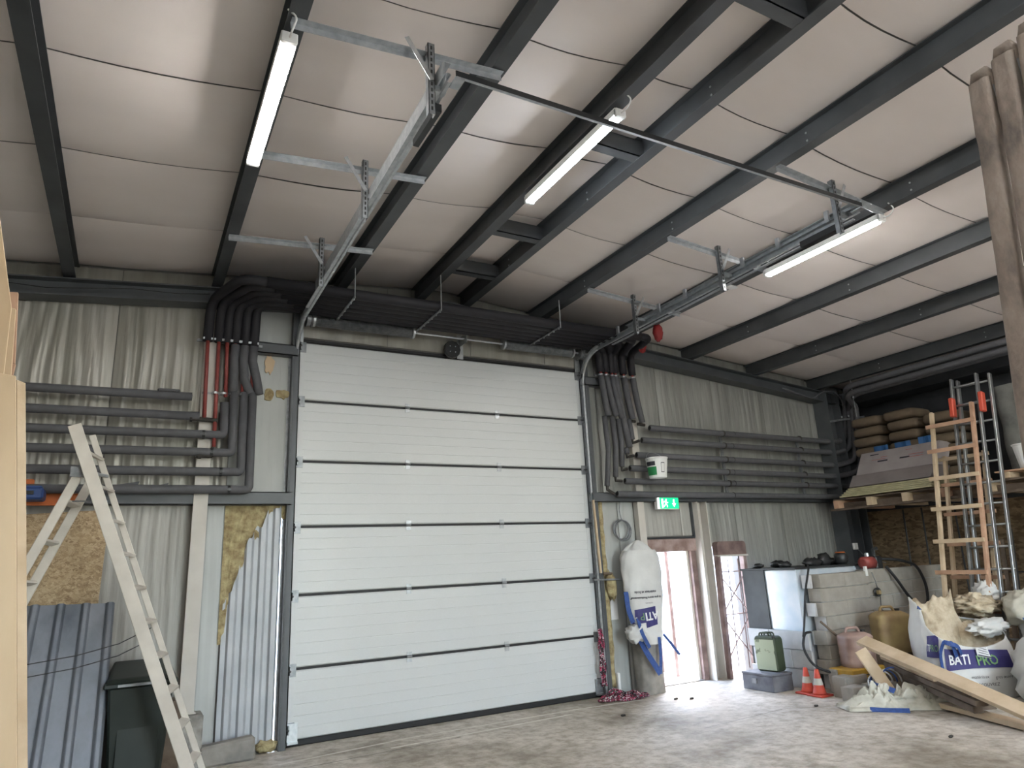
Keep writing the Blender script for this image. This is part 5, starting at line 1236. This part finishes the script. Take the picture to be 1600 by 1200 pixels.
for y in (-2.30, -2.79):
    MB().bar((f2(0), y+.08, 0), (f2(2.74), y, 2.74), .05, .04, up=(0, 1, 0)).build('stile', 'wood', t, bevel=.003)
for k, z in enumerate((2.70, 2.36, 1.98, 1.60, 1.2, .8)):
    MB().bar((f2(z)-.03, -2.23, z), (f2(z)-.03, -2.86, z-.005), .022, .045).build('rung', 'wood' if k == 0 else 'wood_r', t, bevel=.002)
f3 = lplane(9.5, 3.7, 9.0, 1.0)
t = thing('extension_ladder', 'tall aluminium extension ladder with red caps leaning on the shelf', 'ladder', (9.1, -2.7, 0))
for (dx, y0, y1, zt_, nm) in ((0.04, -2.55, -2.87, 3.75, 'inner'), (.10, -2.60, -3.0, 3.80, 'outer')):
    if nm == 'outer': zt_ = 3.72
    for y in (y0, y1): MB().bar((f3(0)+dx, y+.03, 0), (f3(zt_)+dx, y, zt_), .028, .06, up=(1, 0, .1)).build('stile', 'alu', t, bevel=.003)
    z = .25
    while z < zt_-.03: MB().tube([(f3(z)+dx, y0, z), (f3(z)+dx, y1, z)], .014, 8).build('rung', 'alu', t, smooth=True); z += .26
for y in (-2.55, -2.92): MB().bar((f3(3.22)-.0, y, 3.22), (f3(3.48)-.0, y, 3.48), .055, .085, up=(1, 0, .1)).build('red_cap', 'redcap', t, bevel=.01)

# ---------------------------------------------------------------- muddy props close by on the right
for k, (yt, zt_, lb) in enumerate(((-6.115, 3.80, 'left'), (-6.235, 3.86, 'middle'), (-6.355, 3.90, 'right'))):
    t = thing('shoring_beam', 'tall mud-caked beam with a rounded metal cap, %s of three at the right picture edge' % lb, 'beam', (3.5, -5.75-.12*k, 0), 'mud-caked beams at the right edge')
    a, b = Vector((3.56, -5.78-.12*k, 0)), Vector((3.54, yt, zt_))
    segs = 26
    def fn(u, v, a=a, b=b, k=k):
        p = a.lerp(b, v); an = 2*math.pi*u+.6; c, s = math.cos(an), math.sin(an); q = (abs(c)**5+abs(s)**5)**(-.2)
        n_ = 1+.10*noise.noise(Vector((c*1.5+k*7, s*1.5, v*14)))
        w_ = .046*(1.12 if v > .93 else 1)
        return (p.x+c*q*w_*n_, p.y+s*q*w_*n_, p.z)
    mb = MB().grid(fn, 24, 60); mb.add([mb.v[60*25+i] for i in range(24)], [tuple(range(24))]); mb.build('beam_body', 'mud', t, smooth=True)
    MB().tube([b+Vector((-.0, .04, .015)), b+Vector((0, .02, .05)), b+Vector((0, -.02, .05)), b+Vector((0, -.045, .01)), b+Vector((0, -.055, -.10))], .018, 10, rs=[.016, .03, .034, .026, .012]).build('rounded_cap', 'mud', t, smooth=True)
    MB().bar(b+Vector((.0, -.053, -.05)), b+Vector((0, -.056, -.35)), .05, .008, up=(0, 1, 0)).build('cap_strap', 'galv_dk', t)
# small litter on the floor
for k, (x, y, lb) in enumerate(((5.9, -.85, 'small dark chip of stone in the bright patch near the exit'), (5.75, -.75, 'tiny brown stone near the exit, left of the chip'), (6.55, -2.05, 'small dark crumb on the floor before the grey blocks'), (6.3, -3.6, 'dark clip lying on the floor at the right foreground'), (4.75, -1.05, 'dark pebble on the floor before the big door'))):
    tag(blob((x, y, .010), .03, .014, .012, 10, 6, .5, 3, k).build('debris', 'iron', smooth=True), lb, 'debris')
